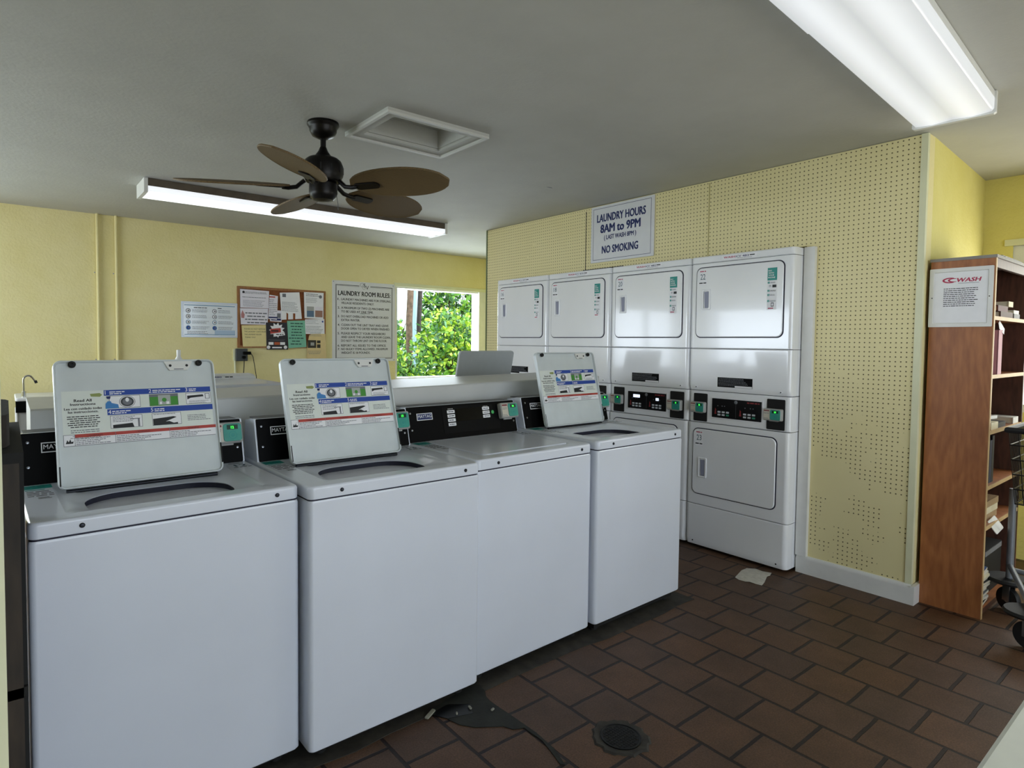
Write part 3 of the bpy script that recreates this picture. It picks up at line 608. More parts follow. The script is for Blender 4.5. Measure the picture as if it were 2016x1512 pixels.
# ------------------------------------------------------------------ stacked dryers
def door(parent, x0, x1, z0, z1, num, stick, y=0):
    w_, h_ = x1 - x0, z1 - z0; M = frame(((x0 + x1) / 2, y, (z0 + z1) / 2), (1, 0, 0), (0, 0, 1))
    b = MB(); b.plate(w_ + .008, h_ + .008, .002, .04, gapm, M, .0005, n=6); b.build('door_gap_shade', parent)  # dark plate painted as shade in the gap around the door
    b = MB(); b.plate(w_ - .004, h_ - .004, .010, .036, enamel2, M, .004, n=6); d = b.build('door', parent); Y = .0102
    hz = h_ * .04 if stick else -h_ * .09; hc = -w_ / 2 + .076
    b = MB(); r1 = lambda d_, zz: [(px, py, zz) for px, py in rr(.062 - 2 * d_, .135 - 2 * d_, .008, 3, hc, hz)]
    b.loft([r1(0, Y - .0015), r1(0, Y + .004), r1(.003, Y + .006), r1(.008, Y + .006), r1(.012, Y + .0035)], enamel2, M, cap0=False, cap1=False); 
    b.build('handle', d)
    b = MB(); b.poly([(hc - .019 + .010, hz - .054), (hc + .019, hz - .054), (hc + .019, hz + .054), (hc - .019 + .006, hz + .050)], mat('handle_pocket', '#8d90a4', .5), M @ Matrix.Translation((0, 0, Y + .003)))
    b.build('handle_pocket', d, smooth=False)
    b = MB(); lx_ = -w_ / 2 + .048; lz = h_ / 2 - .06
    b.quad(lx_ - .03, lx_ + .03, lz - .052, lz + .045, paper, M, Y); b.lines(lx_ - .022, lx_ + .022, lz + .036, 1, 1, .006, washred, M, seed=1, z=Y + .0003, short=.1)
    b.text(str(num), lx_, lz - .017, .036, mat('teal_digits', '#1f4a58', .5), M, w=.036, z=Y + .0003, bold=.01); b.lines(lx_ - .026, lx_ + .026, lz - .040, 1, 1, .007, ink, M, seed=3, z=Y + .0003, short=0)
    b.build('number_label', d, smooth=False)
    if stick:
        b = MB(); sx_ = w_ / 2 - .068; sz = h_ / 2 - .04
        b.quad(sx_ - .029, sx_ + .029, sz - .25, sz, paper, M, Y); b.quad(sx_ - .029, sx_ + .029, sz - .075, sz, teal, M, Y + .0002)
        for i, t_ in enumerate(('PAY', 'WITH', 'YOUR', 'PHONE')): b.text(t_, sx_ - .024, sz - .022 - i * .0135, .009, paper, M, align='l', z=Y + .0005, bold=.02)
        for i, zz in enumerate((.088, .137, .162, .198)):
            b.quad(sx_ - .027, sx_ - .014, sz - zz - .006, sz - zz + .006, teal, M, Y + .0004); b.text(str(i + 1), sx_ - .0205, sz - zz - .0035, .007, paper, M, z=Y + .0006)
            b.lines(sx_ - .010, sx_ + .026, sz - zz + .002, 2, .005, .0025, greyink if i != 1 else ink, M, seed=i, z=Y + .0004)
        b.quad(sx_ + .002, sx_ + .026, sz - .118, sz - .102, ink, M, Y + .0004); b.lines(sx_ - .018, sx_ - .003, sz - .106, 2, .006, .003, greyink, M, seed=6, z=Y + .0004)
        b.quad(sx_ - .004, sx_ + .012, sz - .232, sz - .208, ink, M, Y + .0004); b.quad(sx_ - .001, sx_ + .009, sz - .228, sz - .212, paper, M, Y + .0006); b.lines(sx_ - .022, sx_ + .018, sz - .242, 1, 1, .006, washred, M, seed=8, z=Y + .0004, short=0)
        b.build('payment_sticker', d, smooth=False)
    return d
def dryer(k, top, low, label):
    """front looks along local -y, local x runs to the right; turned so it faces world -x"""
    yl = DY0 + (k + 1) * DW
    T = thing('stacked_dryer', label, 'dryer', (DX, yl, 0), R(-90), 'stacked dryers built into the pegboard wall')
    W_ = DW; cx = W_ / 2; D = .72
    b = MB(); b.box(.012, W_ - .012, .035, D - .01, .02, 1.93, gapm); b.build('inner_frame', T)  # dark core paints the shade in the gaps between sections
    def section(name, z0, z1, bev=.006, y0=0, lab_=None, slope=0):
        b = MB(); L = []
        for d_, zz in ((bev, z0), (0, z0 + bev * .8), (0, z1 - bev * .8), (bev * .6, z1)):
            P = rr(W_ - .004, .10, .026, 5, cx, .05 + y0); L.append([(px, py + (d_ if py < .05 + y0 else 0), zz) for px, py in P])
        if slope:
            P = rr(W_ - .004, .10, .026, 5, cx, .05 + y0)
            L = [[(px, py + (slope if py < .05 + y0 else 0), z0) for px, py in P], [(px, py, z0 + .034) for px, py in P]] + L[2:]
        b.loft(L, enamel2); b.box(.003, W_ - .003, .05 + y0, D, z0, z1, enamel2)
        return b.build(name, T)
    s1 = section('top_cap', 1.899, 1.942)
    s2 = section('upper_front_panel', 1.340, 1.896)
    s3 = section('lint_panel', 1.062, 1.337, slope=.012)
    s4 = section('control_section', .849, 1.058, y0=.012)
    s5 = section('lower_front_panel', .298, .846)
    s6 = section('kick_panel', .022, .295, slope=.01)
    M = frame((0, 0, 0), (1, 0, 0), (0, 0, 1)); Y = .0006
    b = MB(); b.quad(.225, .455, 1.905, 1.935, paper, M, Y); b.text('WASH', .275, 1.915, .012, washred, M, w=.075, z=Y + .0004, bold=.03); b.text('ICV', .336, 1.915, .012, navy, M, w=.034, z=Y + .0004, bold=.02)
    b.text(str(461 + top), .383, 1.915, .012, navy, M, w=.042, z=Y + .0004, bold=.02); b.lines(.410, .448, 1.922, 1, 1, .006, ink, M, seed=2, z=Y + .0004, short=0); b.lines(.33, .43, 1.909, 1, 1, .002, greyink, M, seed=3, z=Y + .0004)
    b.build('phone_number_label', T, smooth=False)
    b = MB(); b.quad(.215, .450, 1.093, 1.155, blackp, M, Y); b.lines(.22, .445, 1.147, 6, .0085, .003, greyink, M, seed=top, z=Y + .0003); b.quad(.335, .448, 1.094, 1.105, paper, M, Y + .0005); b.build('warning_label', T, smooth=False)
    for sx_ in (.06, W_ - .06):
        b = MB(); b.lathe([(.010, -.002), (.010, .003), (.006, .004)], enamel2, frame((sx_, .004, 1.083), (1, 0, 0), (0, 0, 1)), n=14); b.disc(0, 0, .004, darksteel, frame((sx_, .004, 1.083), (1, 0, 0), (0, 0, 1)), .0045); b.build('panel_screw', T)
    for sx_ in (.06, W_ - .06):
        b = MB(); b.disc(0, 0, .005, darksteel, frame((sx_, .003, .048), (1, 0, 0), (0, 0, 1)), .003); b.build('panel_screw', T)
    door(T, .050, .628, 1.412, 1.868, top, True); door(T, .050, .612, .372, .808, low, False)
    # controls
    C = frame((0, .012, 0), (1, 0, 0), (0, 0, 1))
    for xa, xb in ((.040, .140), (.540, .650)):
        b = MB(); b.plate(xb - xa, .185, .004, .006, blackm, C, .001, cx=(xa + xb) / 2, cy=.948); b.build('reader_strip', T)
    b = MB(); b.plate(.352, .142, .003, .004, paper, C, .001, cx=.342, cy=.954); b.plate(.332, .124, .003, .003, mat('dryer_display_black', '#060405', .35, spec=.2, noise=.2), C, .0008, cx=.342, cy=.954, z0=.0028); dp = b.build('display_panel', T)
    b = MB(); b.lathe([(.011, .005), (.011, .009), (.007, .010), (.0065, .007)], steel, C @ Matrix.Translation((.342, 1.0, 0)), n=16); b.build('key_lock', dp)
    b = MB(); rdm = mat('faded_red_print', '#8a2226', .5)
    b.lines(.415, .495, 1.003, 1, 1, .008, rdm, C, seed=4, z=.0061, short=0); b.quad(.3415, .3425, .90, .99, greyink, C, .0061)
    for xx in (.195, .365): b.poly([(xx, .915), (xx + .014, .915), (xx + .010, .935), (xx + .012, .945), (xx + .004, .955), (xx + .003, .935)], rdm, C @ Matrix.Translation((0, 0, .0061)))
    for xx in (.215, .245, .262, .40, .435, .452): b.quad(xx, xx + .006, .966, .972, greyink, C, .0061)
    if top in (20,): b.plate(.06, .022, .001, .003, mat('lit_display', '#cfe0ff', .4, emis='#dfe9ff', estr=.9), C, .0003, cx=.255, cy=.985, z0=.0061); b.plate(.026, .020, .001, .003, mat('lit_display2', '#cfe0ff', .4, emis='#dfe9ff', estr=.8), C, .0003, cx=.435, cy=.972, z0=.0061)
    b.build('panel_print', dp, smooth=False)
    for bx_ in (.228, .402):
        for i in range(3):
            for j in range(2):
                b = MB(); mm_ = mat('green_key', '#2c8a6c', .5) if (i == 2 and j == 1 and top == 22) else mat('pale_key', '#c7ccd2', .45)
                b.plate(.020, .011, .0025, .002, mm_, C, .0006, cx=bx_ + i * .029, cy=.930 - j * .018, z0=.0058); b.build('button', dp)
    card_reader(T, C @ Matrix.Translation((.085, .950, .004)), top, .105, .070, .03); card_reader(T, C @ Matrix.Translation((.588, .948, .004)), low, .112, .072, .03)
    return T
dryer(3, 16, 17, 'farthest stacked dryer, numbered 16, beside the window passage')
dryer(2, 18, 19, 'second stacked dryer from the left, numbered 18')
dryer(1, 20, 21, 'stacked dryer numbered 20, third from the left, bright reflection on its door')
dryer(0, 22, 23, 'nearest stacked dryer, numbered 22 above and 23 below, at the right end')

# ------------------------------------------------------------------ service chase with the row of machines behind it
ch = MB(); A = [(-.0, .74, 1.122, 0), (2.95, .74, 1.160, 0)]
x0, x1 = .025, 2.95; z0, z1 = 1.118, 1.158; Y0, Y1 = .745, 1.28
ch.loft([[(x, Y0, 0), (x, Y0, z - .006), (x, Y0 + .006, z), (x, Y1, z), (x, Y1, 0)] for x, z in ((x0, z0), (x1, z1))], mat('chase_grey_white_paint', '#c9cac8', .42, noise=.04, nscale=7))
tag(ch.build('service_counter', smooth=False), 'long painted grey-white service box running behind the front row of washers', 'counter')
# row two: top load washer seen from behind with lid up
T = thing('washing_machine', 'washer in the second row whose raised lid shows its grey back above the counter', 'washing machine', (2.34, 1.34, 0))
b = MB(); b.loft([[(px, py, zz) for px, py in rr(WW, WD, .02, 4, WW / 2, WD / 2)] for zz in (.03, .90)], enamel); b.build('cabinet', T)
b = MB(); b.box(.01, WW - .01, .01, .15, .90, 1.05, blackp); b.build('console', T)
b = MB(); Lm = Matrix.Translation((.10, .31, .905)) @ Matrix.Rotation(R(13), 4, 'X')
b.plate(.50, .415, .02, .025, mat('lid_back_grey', '#c3c8ca', .4, noise=.03), frame((.25, .02, .2), (1, 0, 0), (0, 0, 1)), .004, n=6)
o = b.build('lid', T); o.matrix_basis = Lm; lab(o, 'raised grey-white lid seen from behind')
T = thing('front_load_washer', 'white machine behind the counter with a rounded labelled console bar on top', 'washing machine', (.445, 1.40, 0))
b = MB(); b.plate(.715, .66, 1.134, .012, enamel, Matrix.Translation((.3575, .33, .0)), .006); b.build('cabinet', T)
b = MB(); b.loft([[(x_, .50 + py, 1.1345 + pz * k_) for py, pz in [(.0, 0), (.0, .016), (.008, .026), (.02, .030), (.06, .030), (.08, .016), (.08, 0)]] for x_, k_ in ((.02, 1), (.685, 1), (.705, .8), (.714, .3))], whitetrim)
b.build('console_bar', T, smooth=False)
M = frame((0, .4995, 0), (1, 0, 0), (0, 0, 1)); b = MB(); b.text('WASH', .36, 1.142, .009, washred, M, w=.09, bold=.03); b.text('ICV 480', .47, 1.142, .009, navy, M, w=.09, bold=.02); b.lines(.535, .58, 1.146, 1, 1, .006, ink, M, seed=3, short=0)
b.build('phone_number_label', T, smooth=False)
# small white bottle on it
b = MB(); b.lathe([(.03, 0), (.03, .09), (.018, .12), (.010, .135), (.010, .17), (.001, .172)], whitetrim, n=20)
tag(b.build('detergent_bottle', loc=(.70, 1.75, 1.138)), 'narrow white bottle top rising behind the leftmost raised lid', 'bottle')

# ------------------------------------------------------------------ things on the back wall
def board_M(x, z): return frame((x, YB - .001, z), (1, 0, 0), (0, 0, 1))
# laminated poster
t = thing('framed_poster', 'white framed washing instruction poster with blue round pictures left of the cork board', 'poster', (1.555, YB, 1.56))
M = frame((0, 0, 0), (1, 0, 0), (0, 0, 1)); pw, ph = .525, .345
b = MB(); b.loft([[(px, py, 0) for px, py in rr(pw, ph, .004, 2)], [(px, py, .012) for px, py in rr(pw, ph, .004, 2)], [(px, py, .012) for px, py in rr(pw - .03, ph - .03, .003, 2)], [(px, py, .008) for px, py in rr(pw - .032, ph - .032, .003, 2)]], mat('poster_frame_silver', '#c3cad6', .3, metal=.3), M, cap1=False); b.build('frame', t)
b = MB(); b.quad(-pw / 2 + .014, pw / 2 - .014, -ph / 2 + .014, ph / 2 - .014, mat('glossy_print', '#dfe6ee', .15, coat=.5), M, .009)
pb = mat('poster_blue', '#5b86a8', .4)
b.quad(-.235, .235, .135, .142, pb, M, .0095); b.quad(-.235, .235, -.148, -.142, pb, M, .0095); b.quad(.04, .235, -.142, -.10, mat('poster_pale_blue', '#a9bfd6', .4), M, .0094)
for cx_ in (-.20, .04):
    for i in range(4):
        cy_ = .085 - i * .055; b.disc(cx_, cy_, .022, pb if i > 1 else greyink, M, .0095, 16); b.disc(cx_, cy_, .016, paper if i < 3 else blueink, M, .0098, 16); b.disc(cx_ + .003, cy_, .008, greyink, M, .0100, 12)
b.lines(-.15, -.02, .115, 1, 1, .007, ink, M, seed=1, z=.0095); b.lines(.07, .12, .115, 1, 1, .007, ink, M, seed=2, z=.0095)
for i in range(4): b.lines(-.165, .0, .095 - i * .055, 3, .011, .004, greyink, M, seed=5 + i, z=.0095); b.lines(.075, .22, .095 - i * .055, 3, .011, .004, greyink, M, seed=15 + i, z=.0095)
b.lines(-.21, -.0, -.115, 3, .01, .004, greyink, M, seed=33, z=.0095); b.build('print', t, smooth=False)
# cork board
BX0, BX1, BZ0, BZ1 = 1.812, 2.752, 1.286, 1.910
t = thing('cork_board', 'oak framed cork notice board crowded with paper notices on the yellow back wall', 'notice board', ((BX0 + BX1) / 2, YB, (BZ0 + BZ1) / 2))
bw, bh = BX1 - BX0, BZ1 - BZ0
b = MB(); b.quad(-bw / 2 + .015, bw / 2 - .015, -bh / 2 + .015, bh / 2 - .015, cork, M, .008); b.build('cork_panel', t, smooth=False)
b = MB(); b.loft([[(px, py, 0) for px, py in rr(bw, bh, .002, 1)], [(px, py, .018) for px, py in rr(bw, bh, .002, 1)], [(px, py, .018) for px, py in rr(bw - .045, bh - .045, .002, 1)], [(px, py, .006) for px, py in rr(bw - .047, bh - .047, .002, 1)]], frameWood, M, cap1=False); b.build('frame', t)
# notices: pixel quads measured on the photo, back-projected onto the board plane
def notice(px, depth, matp, label, deco, name='paper_notice', cat='notice', grp='papers pinned on the cork board'):
    P = [bpix(u, v, 1, YB) for u, v in px]                     # corners clockwise from top-left
    cxx = sum(p.x for p in P) / len(P); czz = sum(p.z for p in P) / len(P)
    pts = [(p.x - cxx, p.z - czz) for p in reversed(P)]
    b = MB(); Mn = frame((0, 0, 0), (1, 0, 0), (0, 0, 1)); b.poly(pts, matp, Mn, .0008)
    w_ = max(p[0] for p in pts) - min(p[0] for p in pts); h_ = max(p[1] for p in pts) - min(p[1] for p in pts)
    deco(b, frame((0, -.0010, 0), (1, 0, 0), (0, 0, 1)), w_, h_)
    o = b.build(name, smooth=False, loc=(cxx, YB - depth, czz)); tag(o, label, cat, grp); return o
def Zp(sx, sy): return (340 + sx / 5.6, 560 + sy / 5.6)        # coordinates of the 5.6x enlargement
lilac = mat('paper_lilac_white', '#e6e2ec', .7, noise=.03); cream = mat('paper_cream', '#e6d79b', .75, noise=.04); mint = mat('paper_mint', '#7fbfa5', .75, noise=.04); tanp = mat('paper_tan', '#e2cb96', .75, noise=.04); blackpap = mat('paper_black', '#17141c', .5)
def d1(b, M, w, h):
    b.lines(-w * .42, w * .42, h * .36, 2, h * .06, h * .025, greyink, M, seed=1, center=True); b.lines(-w * .42, w * .42, h * .08, 1, 1, h * .03, greyink, M, seed=2, short=.02); b.lines(-w * .4, w * .4, -h * .1, 5, h * .075, h * .02, greyink, M, seed=3); b.disc(-w * .38, h * .35, .012, ink, M, .0003)
notice([Zp(735, 50), Zp(1055, 75), Zp(1050, 265), Zp(738, 255)], .0212, lilac, 'crinkled white sheet at the top left of the cork board', d1)
def d2(b, M, w, h):
    b.lines(-w * .35, w * .48, h * .20, 4, h * .19, h * .07, greyink, M, seed=4, center=True, short=.3); b.poly([(-w * .46, -h * .1), (-w * .36, -h * .12), (-w * .34, h * .1), (-w * .42, h * .36), (-w * .47, h * .1)], mat('pink_red_print', '#b77f80', .6), M @ Matrix.Translation((0, 0, .0003)))
notice([Zp(735, 262), Zp(1045, 268), Zp(1040, 445), Zp(745, 440)], .0200, lilac, 'white notice with grey capitals below the crinkled sheet', d2)
def d3(b, M, w, h):
    b.lines(-w * .4, w * .3, h * .42, 1, 1, h * .05, redink, M, seed=1, short=.1); b.lines(-w * .4, w * .4, h * .3, 9, h * .075, h * .02, greyink, M, seed=5, short=.5); b.quad(-w * .48, w * .45, -h * .44, -h * .38, navy, M, .0003)
notice([Zp(1060, 115), Zp(1152, 130), Zp(1140, 390), Zp(1045, 380)], .0225, lilac, 'narrow white flyer with a navy foot between two letters', d3)
def d4(b, M, w, h): b.quad(-w * .4, w * .4, -h * .1, h * .3, greyink, M, .0003); b.quad(-w * .4, w * .42, -h * .32, -h * .15, navy, M, .0003)
notice([Zp(1130, 285), Zp(1196, 290), Zp(1192, 415), Zp(1065, 405), Zp(1068, 370), Zp(1128, 375)], .0205, lilac, 'small white card with grey photo peeking out behind the narrow flyer', d4)
def d5(b, M, w, h):
    b.quad(-w * .38, -w * .22, h * .30, h * .42, greyink, M, .0003); b.lines(-w * .40, w * .35, h * .12, 7, h * .05, h * .014, greyink, M, seed=6); b.poly([(-w * .20, -h * .5), (-w * .12, -h * .5), (-w * .12, -h * .28), (-w * .20, -h * .24)], cork, M @ Matrix.Translation((0, 0, .0003))); b.quad(w * .10, w * .2, -h * .49, -h * .26, cork, M, .0003)
notice([Zp(1172, 92), Zp(1388, 88), Zp(1415, 380), Zp(1195, 390)], .0215, paper, 'white letter with torn-off tabs at the top centre of the cork board', d5)
def d6(b, M, w, h):
    b.lines(-w * .4, w * .25, h * .42, 2, h * .06, h * .02, ink, M, seed=7); b.lines(-w * .4, w * .2, h * .27, 4, h * .05, h * .012, greyink, M, seed=8); b.disc(w * .33, h * .34, w * .08, greyink, M, .0003)
    b.quad(-w * .36, 0, -h * .43, -h * .04, mat('photo_blue', '#56708c', .5), M, .0003); b.quad(w * .06, w * .44, -h * .43, -h * .04, mat('photo_brown', '#9c7565', .5), M, .0003); b.quad(-w * .36, 0, -h * .2, -h * .04, greyp, M, .0005); b.quad(w * .06, w * .44, -h * .18, -h * .04, lilac, M, .0005)
notice([Zp(1438, 85), Zp(1655, 95), Zp(1652, 385), Zp(1445, 372)], .0208, paper, 'white flyer with two small photographs at the top right of the cork board', d6)
def d7(b, M, w, h): b.lines(-w * .45, w * .4, h * .40, 3, h * .1, h * .02, greyink, M, seed=9, short=.6); b.lines(-w * .45, w * .45, 0, 5, h * .09, h * .025, greyink, M, seed=10); b.disc(w * .4, h * .34, .010, blueink, M, .0003)
notice([Zp(1450, 385), Zp(1662, 383), Zp(1665, 548), Zp(1452, 545)], .0220, paper, 'white sheet with a blue pin below the flyer with photographs', d7)
def d8(b, M, w, h):
    b.text('PLEASE DO NOT REMOVE', -w * .4, h * .28, .014, ink, M, w=w * .84, align='l'); b.text('THE LAUNDRY CARTS FROM', -w * .4, h * .16, .014, ink, M, w=w * .86, align='l'); b.text('THE LAUNDRY ROOM', -w * .4, h * .03, .014, ink, M, w=w * .68, align='l'); b.text('THANK YOU!', -w * .38, -h * .1, .014, ink, M, w=w * .42, align='l')
notice([Zp(752, 450), Zp(1022, 448), Zp(1026, 682), Zp(768, 685)], .0202, cream, 'yellow notice with black capitals at the lower left of the cork board', d8)
def d9(b, M, w, h):
    rd = random.Random(3); pts = []
    for k in range(22):
        a = -k / 22 * 2 * math.pi; r_ = (.36 if k % 2 else .24) * w; pts.append((-w * .0 + r_ * math.cos(-a), h * .22 + r_ * .95 * math.sin(-a)))
    b.poly(pts, paper, M @ Matrix.Translation((0, 0, .0003)))
    b.add([(-w * .30, h * .08, .0006), (w * .18, h * .14, .0006), (w * .16, h * .30, .0006), (-w * .30, h * .26, .0006)], [(0, 1, 2, 3)], redink, M); b.poly([(-w * .1, -h * .02), (w * .36, h * .04), (w * .34, h * .13), (-w * .1, h * .07)], paper, M @ Matrix.Translation((0, 0, .0009)))
    b.lines(-w * .26, w * .14, h * .19, 1, 1, h * .05, ink, M, seed=8, z=.0012, short=.05); b.lines(-w * .04, w * .30, h * .06, 1, 1, h * .035, ink, M, seed=9, z=.0012, short=.05)
    b.lines(-w * .4, w * .4, -h * .13, 2, h * .035, h * .01, greyink, M, seed=4, z=.0003, center=True)
    b.quad(-w * .38, -w * .16, -h * .32, -h * .22, paper, M, .0003); b.quad(w * .14, w * .36, -h * .32, -h * .22, paper, M, .0003); b.quad(-w * .12, w * .12, -h * .32, -h * .22, mat('orange_print', '#b65a32', .6), M, .0003)
    for s_ in (-1, 1): b.disc(s_ * w * .38, -h * .41, w * .08, paper, M, .0003)
    b.plate(w * .44, h * .05, .0004, .004, paper, M, .0001, cy=-h * .42)
notice([Zp(1018, 420), Zp(1250, 422), Zp(1264, 718), Zp(1028, 718)], .0235, blackpap, 'black event flyer with a white starburst and a car front, bottom centre', d9)
def d10(b, M, w, h): b.lines(-w * .42, w * .40, h * .38, 8, h * .105, h * .035, mat('dark_teal_ink', '#1e4a44', .6), M, seed=11, center=True, short=.5)
notice([Zp(1252, 402), Zp(1448, 398), Zp(1466, 690), Zp(1268, 702)], .0222, mint, 'mint green notice with dark print right of the black flyer', d10)
def d11(b, M, w, h):
    b.lines(-w * .25, w * .35, h * .42, 3, h * .05, h * .014, greyink, M, seed=12, center=True); b.quad(-w * .34, w * .08, -h * .15, h * .15, mat('photo_dark', '#2e2a20', .5), M, .0003); b.quad(w * .12, w * .3, h * .03, h * .14, mat('photo_dark', '#2e2a20', .5), M, .0003); b.quad(w * .12, w * .3, -h * .15, -h * .01, mat('photo_dark', '#2e2a20', .5), M, .0003); b.quad(-w * .2, -w * .02, -h * .06, h * .06, greyp, M, .0005)
    b.lines(-w * .36, w * .34, -h * .28, 3, h * .05, h * .014, greyink, M, seed=13, center=True)
notice([Zp(1495, 562), Zp(1520, 545), Zp(1672, 545), Zp(1686, 825), Zp(1470, 823), Zp(1478, 640)], .0238, tanp, 'tan sheet with small dark photos hanging below the right corner of the board', d11)
# rules sign
t = thing('rules_sign', 'tall white laundry room rules sign with black border beside the window', 'sign', (3.235, YB, 1.588))
sw, sh = .80, .91
b = MB(); b.plate(sw, sh, .004, .008, mat('sign_white', '#dfe0e4', .35, coat=.2, noise=.02), M, .001); b.build('sign_panel', t)
b = MB(); K = .0045
for a_ in ((-.36, -.07, .405, .411), (.07, .36, .405, .411), (-.36, .36, -.425, -.419), (-.36, -.354, -.425, .411), (.354, .36, -.425, .411)): b.quad(a_[0], a_[1], a_[2], a_[3], ink, M, K)
for a_ in ((-.351, -.07, .397, .399), (.07, .351, .397, .399), (-.351, .351, -.413, -.411), (-.351, -.349, -.413, .399), (.349, .351, -.413, .399)): b.quad(a_[0], a_[1], a_[2], a_[3], ink, M, K)
b.build('border', t, smooth=False)
b = MB()
for cx_, cy_, rx, ry in ((-.035, .42, .026, .022), (-.012, .40, .022, .03)):
    n = 24; b.ring([(cx_ + rx * math.cos(k * 2 * math.pi / n), cy_ + ry * math.sin(k * 2 * math.pi / n)) for k in range(n)], [(cx_ + (rx - .003) * math.cos(k * 2 * math.pi / n), cy_ + (ry - .003) * math.sin(k * 2 * math.pi / n)) for k in range(n)], K, greyink, M)
b.text('S', -.005, .395, .045, ink, M, z=K + .0003, bold=-.005); b.text('V', .030, .372, .045, ink, M, z=K + .0003, bold=-.005); b.build('monogram', t, smooth=False)
b = MB(); b.text('LAUNDRY ROOM RULES:', 0, .292, .052, ink, M, w=.66, z=K, bold=.035)
rules = [('1.', ('LAUNDRY MACHINES ARE FOR STERLING', 'VILLAGE RESIDENTS ONLY.')), ('2.', ('A MAXIMUM OF TWO (2) MACHINES ARE', 'TO BE USED AT ONE TIME.')), ('3.', ('DO NOT OVERLOAD MACHINES OR ADD', 'EXTRA WATER.')), ('4.', ('CLEAN OUT THE LINT TRAY AND LEAVE', 'DOOR OPEN TO DRYER WHEN FINISHED.')), ('5.', ('PLEASE RESPECT YOUR NEIGHBORS', 'AND LEAVE THE LAUNDRY ROOM CLEAN,', 'DO NOT THROW LINT ON THE FLOOR.')), ('6.', ('REPORT ALL ISSUES TO THE OFFICE.',)), ('7.', ('NO BULKY ITEMS ALLOWED. MAXIMUM', 'WEIGHT IS 18 POUNDS.'))]
yy = .248
wid = {'LAUNDRY MACHINES ARE FOR STERLING': .63, 'VILLAGE RESIDENTS ONLY.': .41, 'A MAXIMUM OF TWO (2) MACHINES ARE': .61, 'TO BE USED AT ONE TIME.': .40, 'DO NOT OVERLOAD MACHINES OR ADD': .60, 'EXTRA WATER.': .23, 'CLEAN OUT THE LINT TRAY AND LEAVE': .60, 'DOOR OPEN TO DRYER WHEN FINISHED.': .62, 'PLEASE RESPECT YOUR NEIGHBORS': .56, 'AND LEAVE THE LAUNDRY ROOM CLEAN,': .63, 'DO NOT THROW LINT ON THE FLOOR.': .58, 'REPORT ALL ISSUES TO THE OFFICE.': .57, 'NO BULKY ITEMS ALLOWED. MAXIMUM': .59, 'WEIGHT IS 18 POUNDS.': .36}
for nn, ls in rules:
    b.text(nn, -.335, yy - .012, .024, ink, M, align='l', z=K, bold=.025, w=.025)
    for l in ls: b.text(l, -.292, yy - .012, .025, ink, M, align='l', w=wid[l], z=K, bold=.025); yy -= .0415
    yy -= .013 if len(ls) > 1 else -.001
b.quad(-.06, .065, .092, .095, ink, M, K); b.quad(-.06, .0, .088, .090, teal, M, K)
b.build('lettering', t, smooth=False)
for sx_, sz in ((-.385, .44), (.37, .435), (-.385, -.44), (.385, -.44)):
    b = MB(); b.lathe([(.006, 0), (.004, .003), (.001, .0035)], steel, M @ Matrix.Translation((sx_, sz, .004)), n=10); b.build('screw', t)
# outlet box
t = thing('outlet_box', 'grey electrical outlet box with two black plugs below the cork board', 'electrical outlet', (1.845, YB, 1.215))
b = MB(); b.plate(.115, .125, .045, .006, mat('outlet_grey', '#3f4346', .5, noise=.1), M, .003); b.box(-.075, -.055, -.018, -.0, -.06, .06, creamtrim); b.build('box', t)
b = MB(); b.plate(.075, .032, .03, .006, blackp, M, .004, cx=.045, cy=.018, z0=.045); b.plate(.034, .03, .03, .01, blackp, M, .004, cx=.015, cy=-.024, z0=.045); b.build('plug', t)
b = MB(); b.tube([(.085, -.06, .015), (.105, -.06, -.02), (.12, -.055, -.1), (.14, -.05, -.22), (.15, -.05, -.4)], .0035, blackr, 6); b.tube([(.015, -.07, -.03), (.013, -.07, -.10), (.005, -.06, -.25), (0, -.05, -.4)], .004, blackr, 6); b.build('cord', t)
b = MB(); b.cyl((-.06, -.012, -.06), (-.045, -.012, -.6), .010, creamtrim); b.build('conduit', t)
# laundry hours sign on the pegboard
t = thing('hours_sign', 'white laundry hours sign with navy capitals on the pegboard above the dryers', 'sign', (XP - .001, 1.222, 2.235), R(-90))
b = MB(); b.plate(.61, .445, .012, .006, mat('sign_white', '#dfe0e4', .35), M, .002); b.build('sign_panel', t)
b = MB(); K = .0125
for a_ in ((-.28, .28, .200, .203), (-.28, .28, -.203, -.200), (-.28, -.277, -.203, .203), (.277, .28, -.203, .203)): b.quad(a_[0], a_[1], a_[2], a_[3], navy, M, K)
b.build('border', t, smooth=False)
b = MB(); b.text('LAUNDRY HOURS', -.005, .095, .060, navy, M, w=.47, z=K, bold=.045); b.text('8AM to 9PM', -.01, .008, .064, navy, M, w=.385, z=K, bold=.05); b.text('( LAST WASH 8PM )', -.01, -.048, .034, navy, M, w=.31, z=K, bold=.04)
b.build('hours_lettering', t, smooth=False)
b = MB(); b.text('NO SMOKING', -.01, -.155, .058, navy, M, w=.35, z=K, bold=.045); b.build('smoking_lettering', t, smooth=False)

